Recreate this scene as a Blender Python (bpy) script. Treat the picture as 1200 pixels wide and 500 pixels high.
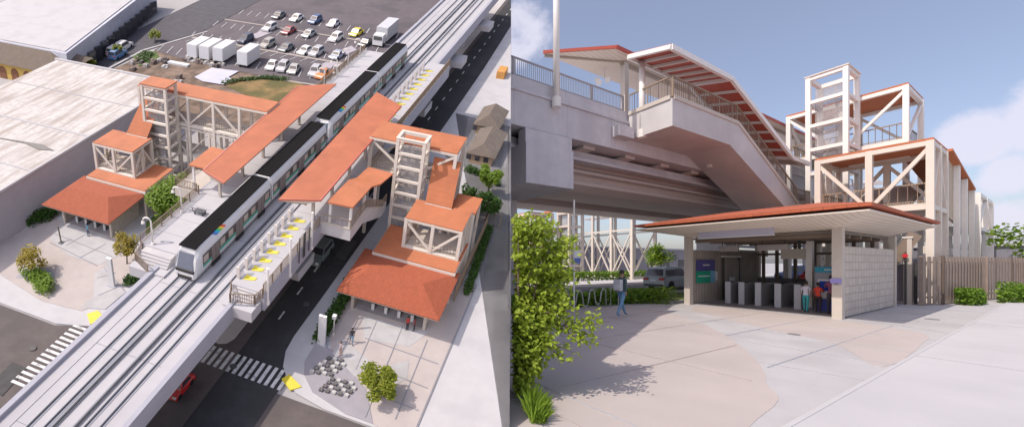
import bpy, bmesh, math, random
import numpy as np
from mathutils import Vector, Matrix
R = math.radians
for o in list(bpy.data.objects): bpy.data.objects.remove(o, do_unlink=True)
SC = bpy.context.scene
COL = SC.collection

# ------------------------------------------------------------------ camera, sky, sun, exposure
EYE = 2.1
cd = bpy.data.cameras.new('camera'); cam = bpy.data.objects.new('camera', cd); COL.objects.link(cam)
cam.location = (0, 0, EYE); cam.rotation_euler = (R(90), 0, 0)
cd.sensor_fit = 'HORIZONTAL'; cd.sensor_width = 36; cd.lens = 36*446/1200
cd.shift_y = (307-250)/1200          # rising front: level camera, horizon below the middle
cd.clip_start = .05; cd.clip_end = 3000
SC.camera = cam
SUN = Vector((-.50, -.31, .74)).normalized()
world = bpy.data.worlds.new('World'); SC.world = world; world.use_nodes = True
def build_world():
    nt = world.node_tree; N = nt.nodes; L = nt.links; N.clear()
    out = N.new('ShaderNodeOutputWorld'); bg = N.new('ShaderNodeBackground')
    sky = N.new('ShaderNodeTexSky'); sky.sky_type = 'NISHITA'; sky.sun_disc = False
    sky.sun_elevation = math.asin(SUN.z); sky.sun_rotation = math.atan2(SUN.x, SUN.y)
    sky.air_density = 1.0; sky.dust_density = 2.6; sky.ozone_density = 2.5; sky.altitude = 50
    tint = N.new('ShaderNodeMix'); tint.data_type = 'RGBA'; tint.blend_type = 'MULTIPLY'; tint.inputs[0].default_value = 1
    tint.inputs[7].default_value = (1.10, 1.0, .97, 1)
    L.new(sky.outputs[0], tint.inputs[6])
    tc = N.new('ShaderNodeTexCoord')
    # clouds: noise over the direction, gathered into banks
    nz = N.new('ShaderNodeTexNoise'); nz.inputs['Scale'].default_value = 13; nz.inputs['Detail'].default_value = 9
    nz.inputs['Roughness'].default_value = .6; nz.inputs['Distortion'].default_value = .3
    L.new(tc.outputs['Generated'], nz.inputs['Vector'])
    acc = None
    for d, rad, gain in (((.757, .622, .20), .062, 1.0), ((.785, .605, .135), .05, .9), ((.72, .655, .165), .045, .75), ((.79, .605, .06), .06, .9), ((.81, .57, .22), .075, 1.0), ((.02, .87, .52), .11, .72),
                         ((-.5, .3, .6), .5, .6), ((.5, -.7, .4), .6, .6)):
        v = Vector(d).normalized()
        ds = N.new('ShaderNodeVectorMath'); ds.operation = 'DISTANCE'; ds.inputs[1].default_value = v
        L.new(tc.outputs['Generated'], ds.inputs[0])
        mr = N.new('ShaderNodeMapRange'); mr.inputs[1].default_value = rad*1.25; mr.inputs[2].default_value = rad*.35
        mr.inputs[3].default_value = 0; mr.inputs[4].default_value = gain
        L.new(ds.outputs['Value'], mr.inputs[0])
        if acc is None: acc = mr.outputs[0]
        else:
            mx = N.new('ShaderNodeMath'); mx.operation = 'MAXIMUM'; L.new(acc, mx.inputs[0]); L.new(mr.outputs[0], mx.inputs[1]); acc = mx.outputs[0]
    ad = N.new('ShaderNodeMath'); ad.operation = 'ADD'; L.new(acc, ad.inputs[0]); L.new(nz.outputs['Fac'], ad.inputs[1])
    m2 = N.new('ShaderNodeMapRange'); m2.inputs[1].default_value = .92; m2.inputs[2].default_value = 1.30; m2.clamp = True
    m2.inputs[3].default_value = .16; m2.inputs[4].default_value = .88; m2.interpolation_type = 'SMOOTHSTEP'
    L.new(ad.outputs[0], m2.inputs[0])
    mix = N.new('ShaderNodeMix'); mix.data_type = 'RGBA'
    L.new(m2.outputs[0], mix.inputs[0]); L.new(tint.outputs[2], mix.inputs[6]); mix.inputs[7].default_value = (4.6, 4.5, 5.3, 1)
    L.new(mix.outputs[2], bg.inputs[0]); bg.inputs[1].default_value = SKY_STRENGTH
    L.new(bg.outputs[0], out.inputs[0])
SKY_STRENGTH = .15
build_world()
sl = bpy.data.lights.new('sun', 'SUN'); so = bpy.data.objects.new('sun', sl); COL.objects.link(so)
sl.energy = 2.75; sl.angle = R(.6); sl.color = (1, .91, .80)
so.rotation_euler = SUN.to_track_quat('Z', 'Y').to_euler()
SC.view_settings.view_transform = 'Standard'; SC.view_settings.look = 'None'
SC.view_settings.exposure = .27; SC.view_settings.gamma = 1
SC.render.engine = 'CYCLES'
SC.cycles.max_bounces = 6; SC.cycles.diffuse_bounces = 3; SC.cycles.use_denoising = True

# ------------------------------------------------------------------ the two grounds
# STREET: level plaza. a runs along the viaduct, b across it, z up, metres.
EA = np.array([.8305, .5570]); EA /= np.linalg.norm(EA); EB = np.array([-EA[1], EA[0]])
def STREET(P):
    P = np.asarray(P, float)
    return np.stack([P[..., 0]*EA[0]+P[..., 1]*EB[0], P[..., 0]*EA[1]+P[..., 1]*EB[1], P[..., 2]], -1)
# HILL: the same station as a scale layout on a steep bank; x along the track up the bank,
# y across it, z the direction its walls stand (they lean out from the bank, nearly plumb).
HS = .07
HM = HS*np.array([[0.36429921, -1.95713602, 0.33854843], [0.76326983, 0.37793487, -0.52400801], [0.99515364, 0.4976006, 1.56453462]])
def HILL(P):
    P = np.asarray(P, float) - np.array([0, 0, 52.])
    return P @ HM.T + np.array([0, 0, EYE])
def mirrored(space, c):
    def f(P):
        P = np.array(P, float); P[..., 1] = c-P[..., 1]
        return space(P)
    return f

# ------------------------------------------------------------------ materials
MATS = {}
def mat(name, col, rough=.7, var=.10, scale=1.0, bump=0.0, metal=0.0, spec=.5, kind=None, **k):
    if name in MATS: return MATS[name]
    m = bpy.data.materials.new(name); m.use_nodes = True; nt = m.node_tree; N = nt.nodes; L = nt.links
    b = N['Principled BSDF']; b.inputs['Roughness'].default_value = rough; b.inputs['Metallic'].default_value = metal
    b.inputs['Specular IOR Level'].default_value = spec
    uv = N.new('ShaderNodeUVMap')
    mp = N.new('ShaderNodeMapping'); L.new(uv.outputs[0], mp.inputs[0])
    nz = N.new('ShaderNodeTexNoise'); nz.inputs['Scale'].default_value = scale; nz.inputs['Detail'].default_value = 6; nz.inputs['Roughness'].default_value = .65
    L.new(mp.outputs[0], nz.inputs[0])
    def ramp(src, c0, c1, p0=.3, p1=.7):
        r = N.new('ShaderNodeMapRange'); r.inputs[1].default_value = p0; r.inputs[2].default_value = p1; L.new(src, r.inputs[0])
        x = N.new('ShaderNodeMix'); x.data_type = 'RGBA'; L.new(r.outputs[0], x.inputs[0])
        for i, c in ((6, c0), (7, c1)):
            if isinstance(c, tuple): x.inputs[i].default_value = (*c[:3], 1)
            else: L.new(c, x.inputs[i])
        return x.outputs[2]
    sc = lambda c, f: tuple(min(1, max(0, v*f)) for v in c)
    c = ramp(nz.outputs['Fac'], sc(col, 1-var), sc(col, 1+var))
    hgt = nz.outputs['Fac']
    if kind == 'bands':      # regular strips along u (or v): standing seams, slats, corrugation
        w = N.new('ShaderNodeTexWave'); w.wave_type = 'BANDS'; w.bands_direction = k.get('dir', 'X'); w.wave_profile = k.get('profile', 'SAW')
        w.inputs['Scale'].default_value = k.get('freq', 1.0); w.inputs['Distortion'].default_value = 0
        L.new(mp.outputs[0], w.inputs[0])
        c = ramp(w.outputs['Fac'], c, k.get('col2', sc(col, .6)), k.get('t0', .80), k.get('t1', .90)); hgt = w.outputs['Fac']
    if kind in ('bricks', 'panels'):
        w = N.new('ShaderNodeTexBrick'); w.offset = k.get('offset', .5)
        w.inputs['Scale'].default_value = 1; w.inputs['Brick Width'].default_value = k.get('bw', .6); w.inputs['Row Height'].default_value = k.get('bh', .3)
        w.inputs['Mortar Size'].default_value = k.get('gap', .012); w.inputs['Mortar Smooth'].default_value = .2
        w.inputs['Color1'].default_value = (*sc(col, .93), 1); w.inputs['Color2'].default_value = (*sc(col, 1.07), 1)
        w.inputs['Mortar'].default_value = (*k.get('col2', sc(col, .55)), 1)
        L.new(mp.outputs[0], w.inputs[0])
        x = N.new('ShaderNodeMix'); x.data_type = 'RGBA'; x.blend_type = 'MULTIPLY'; x.inputs[0].default_value = 1
        L.new(w.outputs['Color'], x.inputs[6]); L.new(ramp(nz.outputs['Fac'], (1-var,)*3, (1, 1, 1)), x.inputs[7]); c = x.outputs[2]; hgt = w.outputs['Fac']
    if kind == 'stains':
        n2 = N.new('ShaderNodeTexNoise'); n2.inputs['Scale'].default_value = k.get('s2', .15); n2.inputs['Detail'].default_value = 5
        mp2 = N.new('ShaderNodeMapping'); mp2.inputs['Scale'].default_value = k.get('stretch', (1, 1, 1)); L.new(uv.outputs[0], mp2.inputs[0]); L.new(mp2.outputs[0], n2.inputs[0])
        c = ramp(n2.outputs['Fac'], k.get('col2', sc(col, .7)), c, k.get('t0', .36), k.get('t1', .52))
        if k.get('bw'):      # pour joints
            w = N.new('ShaderNodeTexBrick'); w.offset = 0; w.inputs['Scale'].default_value = 1; w.inputs['Brick Width'].default_value = k['bw']; w.inputs['Row Height'].default_value = k['bh']
            w.inputs['Mortar Size'].default_value = k.get('gap', .012); w.inputs['Color1'].default_value = (1, 1, 1, 1); w.inputs['Color2'].default_value = (.95, .95, .955, 1); w.inputs['Mortar'].default_value = (.72, .71, .72, 1)
            L.new(mp.outputs[0], w.inputs[0]); x = N.new('ShaderNodeMix'); x.data_type = 'RGBA'; x.blend_type = 'MULTIPLY'; x.inputs[0].default_value = 1; L.new(c, x.inputs[6]); L.new(w.outputs['Color'], x.inputs[7]); c = x.outputs[2]
    L.new(c, b.inputs['Base Color'])
    if bump:
        bp = N.new('ShaderNodeBump'); bp.inputs['Strength'].default_value = bump; bp.inputs['Distance'].default_value = .02
        L.new(hgt, bp.inputs['Height']); L.new(bp.outputs[0], b.inputs['Normal'])
    if kind == 'glass':
        b.inputs['Transmission Weight'].default_value = k.get('trans', 1); b.inputs['IOR'].default_value = 1.2
    if k.get('alpha') is not None: b.inputs['Alpha'].default_value = k['alpha']
    MATS[name] = m; return m
def leafmat(name, c0, c1, trans=.35, scale=.5):
    if name in MATS: return MATS[name]
    m = bpy.data.materials.new(name); m.use_nodes = True; nt = m.node_tree; N = nt.nodes; L = nt.links; N.clear()
    out = N.new('ShaderNodeOutputMaterial'); df = N.new('ShaderNodeBsdfPrincipled'); tr = N.new('ShaderNodeBsdfTranslucent'); mx = N.new('ShaderNodeMixShader')
    df.inputs['Roughness'].default_value = .55; df.inputs['Specular IOR Level'].default_value = .3
    uv = N.new('ShaderNodeUVMap'); nz = N.new('ShaderNodeTexWhiteNoise'); nz.noise_dimensions = '2D'
    L.new(uv.outputs[0], nz.inputs['Vector'])
    x = N.new('ShaderNodeMix'); x.data_type = 'RGBA'; L.new(nz.outputs['Value'], x.inputs[0])
    x.inputs[6].default_value = (*c0, 1); x.inputs[7].default_value = (*c1, 1)
    L.new(x.outputs[2], df.inputs['Base Color']); L.new(x.outputs[2], tr.inputs['Color'])
    mx.inputs[0].default_value = trans; L.new(df.outputs[0], mx.inputs[1]); L.new(tr.outputs[0], mx.inputs[2]); L.new(mx.outputs[0], out.inputs[0])
    MATS[name] = m; return m

steel = mat('painted_steel', (.70, .63, .555), .5, .05, 2)
steelw = mat('white_steel', (.80, .765, .725), .45, .04, 2)
roofred = mat('terracotta_metal_roof', (.46, .135, .062), .75, .16, .35, .3, kind='bands', freq=.62, col2=(.40, .115, .052), t0=.86, t1=.95)
rooforange = mat('orange_metal_roof', (.50, .165, .070), .75, .15, .4, .3, kind='bands', freq=.62, col2=(.44, .14, .058), t0=.86, t1=.95)
rooftile = mat('clay_tile_roof', (.47, .12, .055), .8, .12, 1.5, .6, kind='bricks', bw=.30, bh=.26, gap=.02, col2=(.36, .09, .045))
redpaint = mat('red_fascia_paint', (.46, .09, .055), .5, .08, 2)
concrete = mat('pale_concrete', (0.56, 0.535, 0.53), .8, .10, .7, .12, kind='stains', s2=.18, col2=(0.469, 0.455, 0.478), t0=.30, t1=.5)
concrete2 = mat('beige_concrete', (.55, .49, .43), .8, .06, .7, .1)
deckc = mat('deck_concrete', (0.49, 0.48, 0.50), .8, .05, .5, .1, kind='stains', s2=.1, col2=(0.42, 0.41, 0.435), stretch=(.3, 1, 1))
greycon = mat('grey_concrete', (.40, .40, .46), .8, .06, .5, .1)
asphalt = mat('asphalt', (.050, .049, .053), .85, .25, .8, .2, kind='stains', s2=.25, col2=(.040, .039, .043), t0=.4, t1=.6)
asphaltold = mat('worn_asphalt', (.125, .105, .10), .9, .15, .6, .2, kind='stains', s2=.2, col2=(.10, .088, .088))
lotasph = mat('parking_asphalt', (.135, .115, .125), .9, .15, .5, .2, kind='stains', s2=.12, col2=(.10, .088, .10))
paint = mat('white_road_paint', (.70, .70, .70), .8, .12, 3, kind='stains', s2=1.6, col2=(.40, .40, .40), t0=.34, t1=.5)
yellow = mat('yellow_paint', (.70, .58, .02), .6, .08, 2)
pav = mat('plaza_paving', (0.486, 0.430, 0.408), .85, .05, .8, .1, kind='stains', s2=.35, col2=(0.447, 0.396, 0.378))
pavg = mat('plaza_grey_paving', (.475, .462, .468), .85, .06, .8, .1, kind='stains', s2=.4, col2=(.43, .415, .42))
pavw = mat('path_concrete', (0.528, 0.516, 0.528), .85, .04, .8, .1, kind='stains', s2=.3, col2=(0.480, 0.472, 0.484))
joint = mat('paving_joint', (.30, .30, .33), .9, .1, 2)
browns = mat('brown_slats', (.36, .27, .19), .6, .15, 1, .4, kind='bands', freq=2.6, col2=(.15, .10, .075), t0=.6, t1=.8)
brownp = mat('brown_panel', (.22, .165, .125), .6, .10, 1)
soffit = mat('soffit_boards', (.72, .64, .55), .6, .04, 1, .4, kind='bands', freq=1.55, dir='Y', col2=(.50, .42, .34), t0=.80, t1=.92)
tilew = mat('relief_tile_wall', (.60, .53, .47), .7, .14, 3.5, .5, kind='panels', offset=0, bw=.36, bh=.30, gap=.022, col2=(.46, .395, .345))
woodwall = mat('ribbed_wood_wall', (.45, .39, .34), .7, .2, 1, .4, kind='bands', freq=2.2, col2=(.20, .165, .14), t0=.55, t1=.75)
dark = mat('black_rubber', (.018, .018, .02), .6, .1, 2)
darkm = mat('dark_metal', (.07, .065, .065), .5, .1, 2)
blackroof = mat('black_train_roof', (.014, .013, .014), .95, .12, .5, .2, spec=.1)
whitep = mat('white_car_paint', (.70, .70, .71), .3, .02, 1)
chrome = mat('rail_steel', (.13, .135, .15), .75, .1, 3, spec=.2)
tint = mat('tinted_window', (.045, .045, .055), .12, .1, .6, spec=.8)
tintb = mat('warm_train_window', (.22, .18, .15), .15, .3, .5, spec=.8)
wind = mat('windscreen', (.14, .16, .22), .1, .1, .6, spec=.9)
bark = mat('bark', (.12, .085, .06), .9, .3, 4, .4)
rail_mesh = mat('pale_infill_mesh', (.55, .50, .45), .6, .1, 2, alpha=.28)
grassm = mat('grass', (.13, .19, .04), .95, .35, 1.2, .4)
dirtm = mat('bare_earth', (.25, .18, .135), .95, .3, .8, .4, kind='stains', s2=.3, col2=(.13, .09, .065), t0=.4, t1=.58)

# ------------------------------------------------------------------ mesh builder
class MB:
    def __init__(s): s.v = []; s.f = []; s.uv = None
    def add(s, vs, fs):
        n = len(s.v); s.v += [tuple(map(float, p)) for p in vs]; s.f += [tuple(n+i for i in f) for f in fs]; return s
    def box(s, x0, x1, y0, y1, z0, z1):
        return s.add([(x, y, z) for z in (z0, z1) for y in (y0, y1) for x in (x0, x1)],
                     [(0, 2, 3, 1), (4, 5, 7, 6), (0, 1, 5, 4), (2, 6, 7, 3), (0, 4, 6, 2), (1, 3, 7, 5)])
    def beam(s, p, q, w, h=None):
        h = h or w; p = Vector(p); q = Vector(q); d = (q-p).normalized()
        up = Vector((0, 0, 1)) if abs(d.z) < .95 else Vector((1, 0, 0))
        a = d.cross(up).normalized()*w/2; b = a.cross(d).normalized()*h/2
        vs = [c+i*a+j*b for c in (p, q) for i, j in ((-1, -1), (1, -1), (1, 1), (-1, 1))]
        return s.add(vs, [(0, 3, 2, 1), (4, 5, 6, 7), (0, 1, 5, 4), (1, 2, 6, 5), (2, 3, 7, 6), (3, 0, 4, 7)])
    def tube(s, pts, r, n=8, r1=None):
        pts = [Vector(p) for p in pts]; k = len(pts); rings = []
        for i, p in enumerate(pts):
            d = (pts[min(i+1, k-1)]-pts[max(i-1, 0)]).normalized()
            up = Vector((0, 0, 1)) if abs(d.z) < .9 else Vector((1, 0, 0))
            a = d.cross(up).normalized(); b = a.cross(d)
            rr = r + ((r1 if r1 is not None else r)-r)*i/max(1, k-1)
            rings.append([p+rr*(math.cos(t*2*math.pi/n)*a+math.sin(t*2*math.pi/n)*b) for t in range(n)])
        vs = [v for g in rings for v in g]; fs = []
        for i in range(k-1):
            for t in range(n): fs.append((i*n+t, i*n+(t+1) % n, (i+1)*n+(t+1) % n, (i+1)*n+t))
        fs.append(tuple(range(n-1, -1, -1))); fs.append(tuple((k-1)*n+t for t in range(n)))
        return s.add(vs, fs)
    def prism(s, pts, z0, z1):
        """flat outline (x, y) between two heights"""
        n = len(pts); vs = [(x, y, z0) for x, y in pts]+[(x, y, z1) for x, y in pts]
        return s.add(vs, [tuple(range(n-1, -1, -1)), tuple(range(n, 2*n))]+[(i, (i+1) % n, n+(i+1) % n, n+i) for i in range(n)])
    def prof(s, pts, y0, y1, ins=0, zsplit=None):
        """outline in (x, z) pulled along y; ins narrows the points above zsplit"""
        n = len(pts); fa = lambda z: ins if (zsplit is not None and z > zsplit) else 0
        vs = [(x, y0+fa(z), z) for x, z in pts]+[(x, y1-fa(z), z) for x, z in pts]
        return s.add(vs, [tuple(range(n-1, -1, -1)), tuple(range(n, 2*n))]+[(i, (i+1) % n, n+(i+1) % n, n+i) for i in range(n)])
    def slab(s, quad, t):
        """tilted plate: quad of 3D points with thickness t downwards"""
        n = len(quad); vs = list(quad)+[(x, y, z-t) for x, y, z in quad]
        return s.add(vs, [tuple(range(n)), tuple(range(2*n-1, n-1, -1))]+[(i, n+i, n+(i+1) % n, (i+1) % n) for i in range(n)])
    def move(s, rz=0, d=(0, 0, 0), k=1, n0=0):
        c, q = math.cos(rz), math.sin(rz)
        for i in range(n0, len(s.v)):
            x, y, z = s.v[i]; x *= k; y *= k; z *= k; s.v[i] = (c*x-q*y+d[0], q*x+c*y+d[1], z+d[2])
        return s
    def build(s, name, material, parent=None, space=STREET, smooth=False, bevel=0, uvmode='box', **props):
        me = bpy.data.meshes.new(name); P = np.array(s.v)
        base = np.array(parent['_w']) if parent is not None and '_w' in parent else None
        W = space(P)
        o = bpy.data.objects.new(name, me)
        if base is None:
            base = W.mean(0); base[2] = W[:, 2].min()
            if props.get('kind') == 'structure': base = np.zeros(3)
            o.location = base; o['_w'] = list(map(float, base))
        me.from_pydata([tuple(w) for w in (W-base)], [], s.f); me.update()
        bm = bmesh.new(); bm.from_mesh(me); bm.verts.ensure_lookup_table()
        lay = bm.loops.layers.uv.new('UVMap')
        if uvmode == 'leaf':
            for f in bm.faces:
                c = P[[v.index for v in f.verts]].mean(0)
                for l in f.loops: l[lay].uv = (c[0]*7.13+c[2]*3.1, c[1]*5.77-c[2]*2.3)
        else:
            for f in bm.faces:
                Q = P[[v.index for v in f.verts]]
                nrm = np.zeros(3)
                for i in range(len(Q)): nrm += np.cross(Q[i], Q[(i+1) % len(Q)])
                a = np.abs(nrm); ax = int(a.argmax())
                if a[2] > .55*max(a[0], a[1]): ax = 2
                for l in f.loops:
                    p = P[l.vert.index]
                    l[lay].uv = (p[1], p[2]) if ax == 0 else (p[0], p[2]) if ax == 1 else (p[0], p[1])
            bmesh.ops.recalc_face_normals(bm, faces=bm.faces)
        bm.to_mesh(me); bm.free()
        if smooth:
            for p in me.polygons: p.use_smooth = True
        me.materials.append(material); COL.objects.link(o)
        if parent is not None: o.parent = parent
        if bevel:
            md = o.modifiers.new('bevel', 'BEVEL'); md.width = bevel; md.segments = 2; md.limit_method = 'ANGLE'
        for k, v in props.items(): o[k] = v
        return o
def T(name, label, cat, space, at, group=None):
    o = bpy.data.objects.new(name, None); COL.objects.link(o); w = space(np.array(at, float)); o.location = w; o['_w'] = list(map(float, w))
    o.empty_display_size = .2; o['label'] = label; o['category'] = cat
    if group: o['group'] = group
    return o
def copy_thing(src, space, at, label=None):
    """a copy of a thing with copies of its parts and their parts, moved to a new place"""
    w = space(np.array(at, float))
    def cp(o, par):
        c = o.copy(); COL.objects.link(c); c.parent = par
        for ch in o.children: cp(ch, c)
        return c
    c = cp(src, None); c.location = w; c['_w'] = list(map(float, w))
    if label: c['label'] = label
    return c
def sheet(name, pts, z, m, space, t=.02, **k):
    """thin sheet of ground finish: outline (x, y), top at z"""
    return MB().prism(pts, z-t, z).build(name, m, None, space, kind='structure', **k)
def arc(cx, cy, r, a0, a1, n=12, ry=None):
    ry = ry or r
    return [(cx+r*math.cos(R(a0+(a1-a0)*i/n)), cy+ry*math.sin(R(a0+(a1-a0)*i/n))) for i in range(n+1)]
# ------------------------------------------------------------------ shared builders
def truss(space, name, label, cat, x0, x1, y0, y1, z0, z1, nx, ny, w, foot=0, roof=None, roofz=.12, over=.12, m=None, group=None, floor=True, rails=True, diag=True, cross=False, base=None):
    """open steel frame: posts, top and bottom beams, one brace per bay, floor, railing and roof plate"""
    m = m or steel
    t = T(name, label, cat, space, ((x0+x1)/2, (y0+y1)/2, foot), group)
    xs = [x0+(x1-x0)*i/nx for i in range(nx+1)]; ys = [y0+(y1-y0)*i/ny for i in range(ny+1)]
    cols = []
    for x in xs:
        for y in ys:
            if x in (xs[0], xs[-1]) or y in (ys[0], ys[-1]):
                cols.append((x, y)); MB().box(x-w/2, x+w/2, y-w/2, y+w/2, foot, z1).build('post', m, t, space)
    e = w*.42
    for z, nm in ((z1-e, 'top_beam'), (z0-e, 'floor_beam')):
        for x in (x0, x1): MB().box(x-e, x+e, y0+w/2, y1-w/2, z-e, z+e-.01).build(nm, m, t, space)
        for y in (y0, y1): MB().box(x0+w/2, x1-w/2, y-e, y+e, z-e, z+e-.012).build(nm, m, t, space)
    if diag:
        for sgn, y in ((0, y0), (1, y1)):
            for i in range(nx):
                a, b = (xs[i], xs[i+1]); up = (i+sgn) % 2 == 0
                p, q = ((a, y, z0), (b, y, z1-w)) if up else ((a, y, z1-w), (b, y, z0))
                MB().beam(p, q, w*.6, w*.6).build('brace', m, t, space)
                if cross: MB().beam((p[0], p[1], q[2]), (q[0], q[1], p[2]), w*.5, w*.55).build('brace', m, t, space)
        for sgn, x in ((0, x0), (1, x1)):
            for i in range(ny):
                a, b = (ys[i], ys[i+1]); up = (i+sgn) % 2 == 1
                p, q = ((x, a, z0), (x, b, z1-w)) if up else ((x, a, z1-w), (x, b, z0))
                MB().beam(p, q, w*.6, w*.6).build('brace', m, t, space)
                if cross: MB().beam((p[0], p[1], q[2]), (q[0], q[1], p[2]), w*.5, w*.55).build('brace', m, t, space)
    if floor: MB().box(x0+e, x1-e, y0+e, y1-e, z0-.02, z0+.12).build('floor', concrete2, t, space)
    if rails:
        h = z0+1.15
        k = MB()
        for (p, q) in (((x0+e, y0+e*1.6), (x1-e, y0+e*1.6)), ((x0+e, y1-e*1.6), (x1-e, y1-e*1.6)), ((x0+e*1.6, y0+e), (x0+e*1.6, y1-e))):
            k.beam((*p, h), (*q, h), .07, .07); k.beam((*p, z0+.22), (*q, z0+.22), .05, .05)
            n = max(2, int(math.dist(p, q)/.35))
            for i in range(n+1):
                x = p[0]+(q[0]-p[0])*i/n; y = p[1]+(q[1]-p[1])*i/n
                k.beam((x, y, z0+.1), (x, y, h), .035, .035)
        k.build('railing', browns, t, space)
    if roof:
        r = MB().box(x0-over, x1+over, y0-over, y1+over, z1, z1+roofz).build('roof', roof, t, space)
        MB().box(x0-over-.05, x1+over+.05, y0-over-.05, y1+over+.05, z1-.10, z1-.004).build('fascia', m, r, space)
    return t
def lift_tower(space, label, x0, x1, y0, y1, z1, n, w, m=None, roof=None, group='elevator towers', cat='tower'):
    m = m or steel
    t = T('elevator_tower', label, cat, space, ((x0+x1)/2, (y0+y1)/2, 0), group)
    for x in (x0, x1):
        for y in (y0, y1): MB().box(x-w/2, x+w/2, y-w/2, y+w/2, 0, z1).build('post', m, t, space)
    step = z1/n; e = w*.4
    for i in range(1, n+1):
        z = i*step-e-.01
        k = MB()
        for x in (x0, x1): k.box(x-e, x+e, y0+w/2, y1-w/2, z-e, z+e)
        for y in (y0, y1): k.box(x0+w/2, x1-w/2, y-e, y+e, z-e, z+e)
        k.build('ring_beam', m, t, space)
    k = MB().box(x0+w, x0+w+.1, y0+w, y1-w, 0, z1-.9); k.box(x1-w-.1, x1-w, (y0+y1)/2-.05, (y0+y1)/2+.05, 0, z1-.4)
    k.build('guide_rails', mat('grey_guide_rails', (.42, .40, .40), .5, .3, .8, alpha=.42), t, space)
    if roof is None or roof is rooforange: MB().box(x0-w/2-.06, x1+w/2+.06, y0-w/2-.06, y1+w/2+.06, z1, z1+.14).build('roof', rooforange, t, space)
    else:
        k = MB(); a, b, c, d = x0-w/2-.05, x1+w/2+.05, y0-w/2-.05, y1+w/2+.05
        k.box(a, b, c, c+w, z1, z1+.07); k.box(a, b, d-w, d, z1, z1+.07); k.box(a, a+w, c+w, d-w, z1, z1+.069); k.box(b-w, b, c+w, d-w, z1, z1+.069); k.build('rim', roof, t, space)
    return t
def lobby(space, label, x0, x1, y0, y1, ze, zr, rx, ry0, ry1, px, py0, py1, xb, zs, side, fine=True, group='station entrance lobbies'):
    """entrance hall: hipped tile roof on posts, flared soffit, tiled side wall, ribbed inner wall"""
    t = T('entrance_lobby', label, 'station lobby', space, ((x0+x1)/2, (y0+y1)/2, 0), group)
    A = [(x0, y0, ze+.1), (x0, y1, ze+.1), (x1, y1, ze+.1), (x1, y0, ze+.1)]; r0, r1 = (rx, ry0, zr), (rx, ry1, zr)
    B = [(x, y, z-.10) for x, y, z in A]
    k = MB(); k.v = A+[r0, r1]+B; k.f = [(0, 4, 5, 1), (1, 5, 2), (2, 5, 4, 3), (3, 4, 0), (0, 1, 7, 6), (1, 2, 8, 7), (2, 3, 9, 8), (3, 0, 6, 9), (6, 7, 8, 9)]
    rf = k.build('roof', rooftile, t, space)
    c = MB()
    for p, q in ((A[0], r0), (A[3], r0), (A[1], r1), (A[2], r1), (r0, r1)):
        c.beam((p[0], p[1], p[2]+.02), (q[0], q[1], q[2]+.03), .22, .10)
    c.build('ridge_cap', rooftile, rf, space)
    g = MB()   # gutter all round
    o = .10
    for a, b in ((0, 1), (1, 2), (2, 3), (3, 0)):
        p, q = A[a], A[b]; g.beam((p[0], p[1], ze-.06), (q[0], q[1], ze-.06), .14, .26)
    g.build('gutter', mat('grey_gutter', (.50, .50, .56), .4, .06, 1), rf, space)
    # flared soffit from the wall head up to the eaves
    s = MB(); i0 = [(px+.15, py0+.15, zs), (px+.15, py1-.15, zs), (xb-.2, py1-.15, zs), (xb-.2, py0+.15, zs)]
    e0 = [(x0+.08, y0+.08, ze-.14), (x0+.08, y1-.08, ze-.14), (x1-.08, y1-.08, ze-.14), (x1-.08, y0+.08, ze-.14)]
    s.v = e0+i0+[(x, y, z+.05) for x, y, z in e0]; s.f = [(0, 1, 5, 4), (1, 2, 6, 5), (2, 3, 7, 6), (3, 0, 4, 7), (4, 5, 6, 7), (8, 9, 10, 11), (0, 8, 9, 1), (1, 9, 10, 2), (2, 10, 11, 3), (3, 11, 8, 0)]
    s.build('soffit', soffit, t, space)
    for y in (py0, py1):
        MB().box(px-.15, px+.15, y-.15, y+.15, 0, zs+.06).build('post', concrete2, t, space)
        MB().box(xb-.12, xb+.12, y-.12, y+.12, 0, zs+.02).build('post', concrete2, t, space)
    for y, nm, mm, th in ((side, 'side_wall', tilew, .14), (py1 if side == py0 else py0, 'inner_wall', woodwall, .12)):
        w = MB().box(px+.2, xb-.14, y-th/2, y+th/2, .06, zs-.62).build(nm, mm, t, space)
        MB().box(px+.2, xb-.14, y-th/2-.02, y+th/2+.02, zs-.616, zs-.01).build('wall_band', brownp, w, space)
        MB().box(px+.2, xb-.14, y-th/2-.015, y+th/2+.015, 0, .058).build('plinth', concrete2, w, space)
    return t
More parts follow.
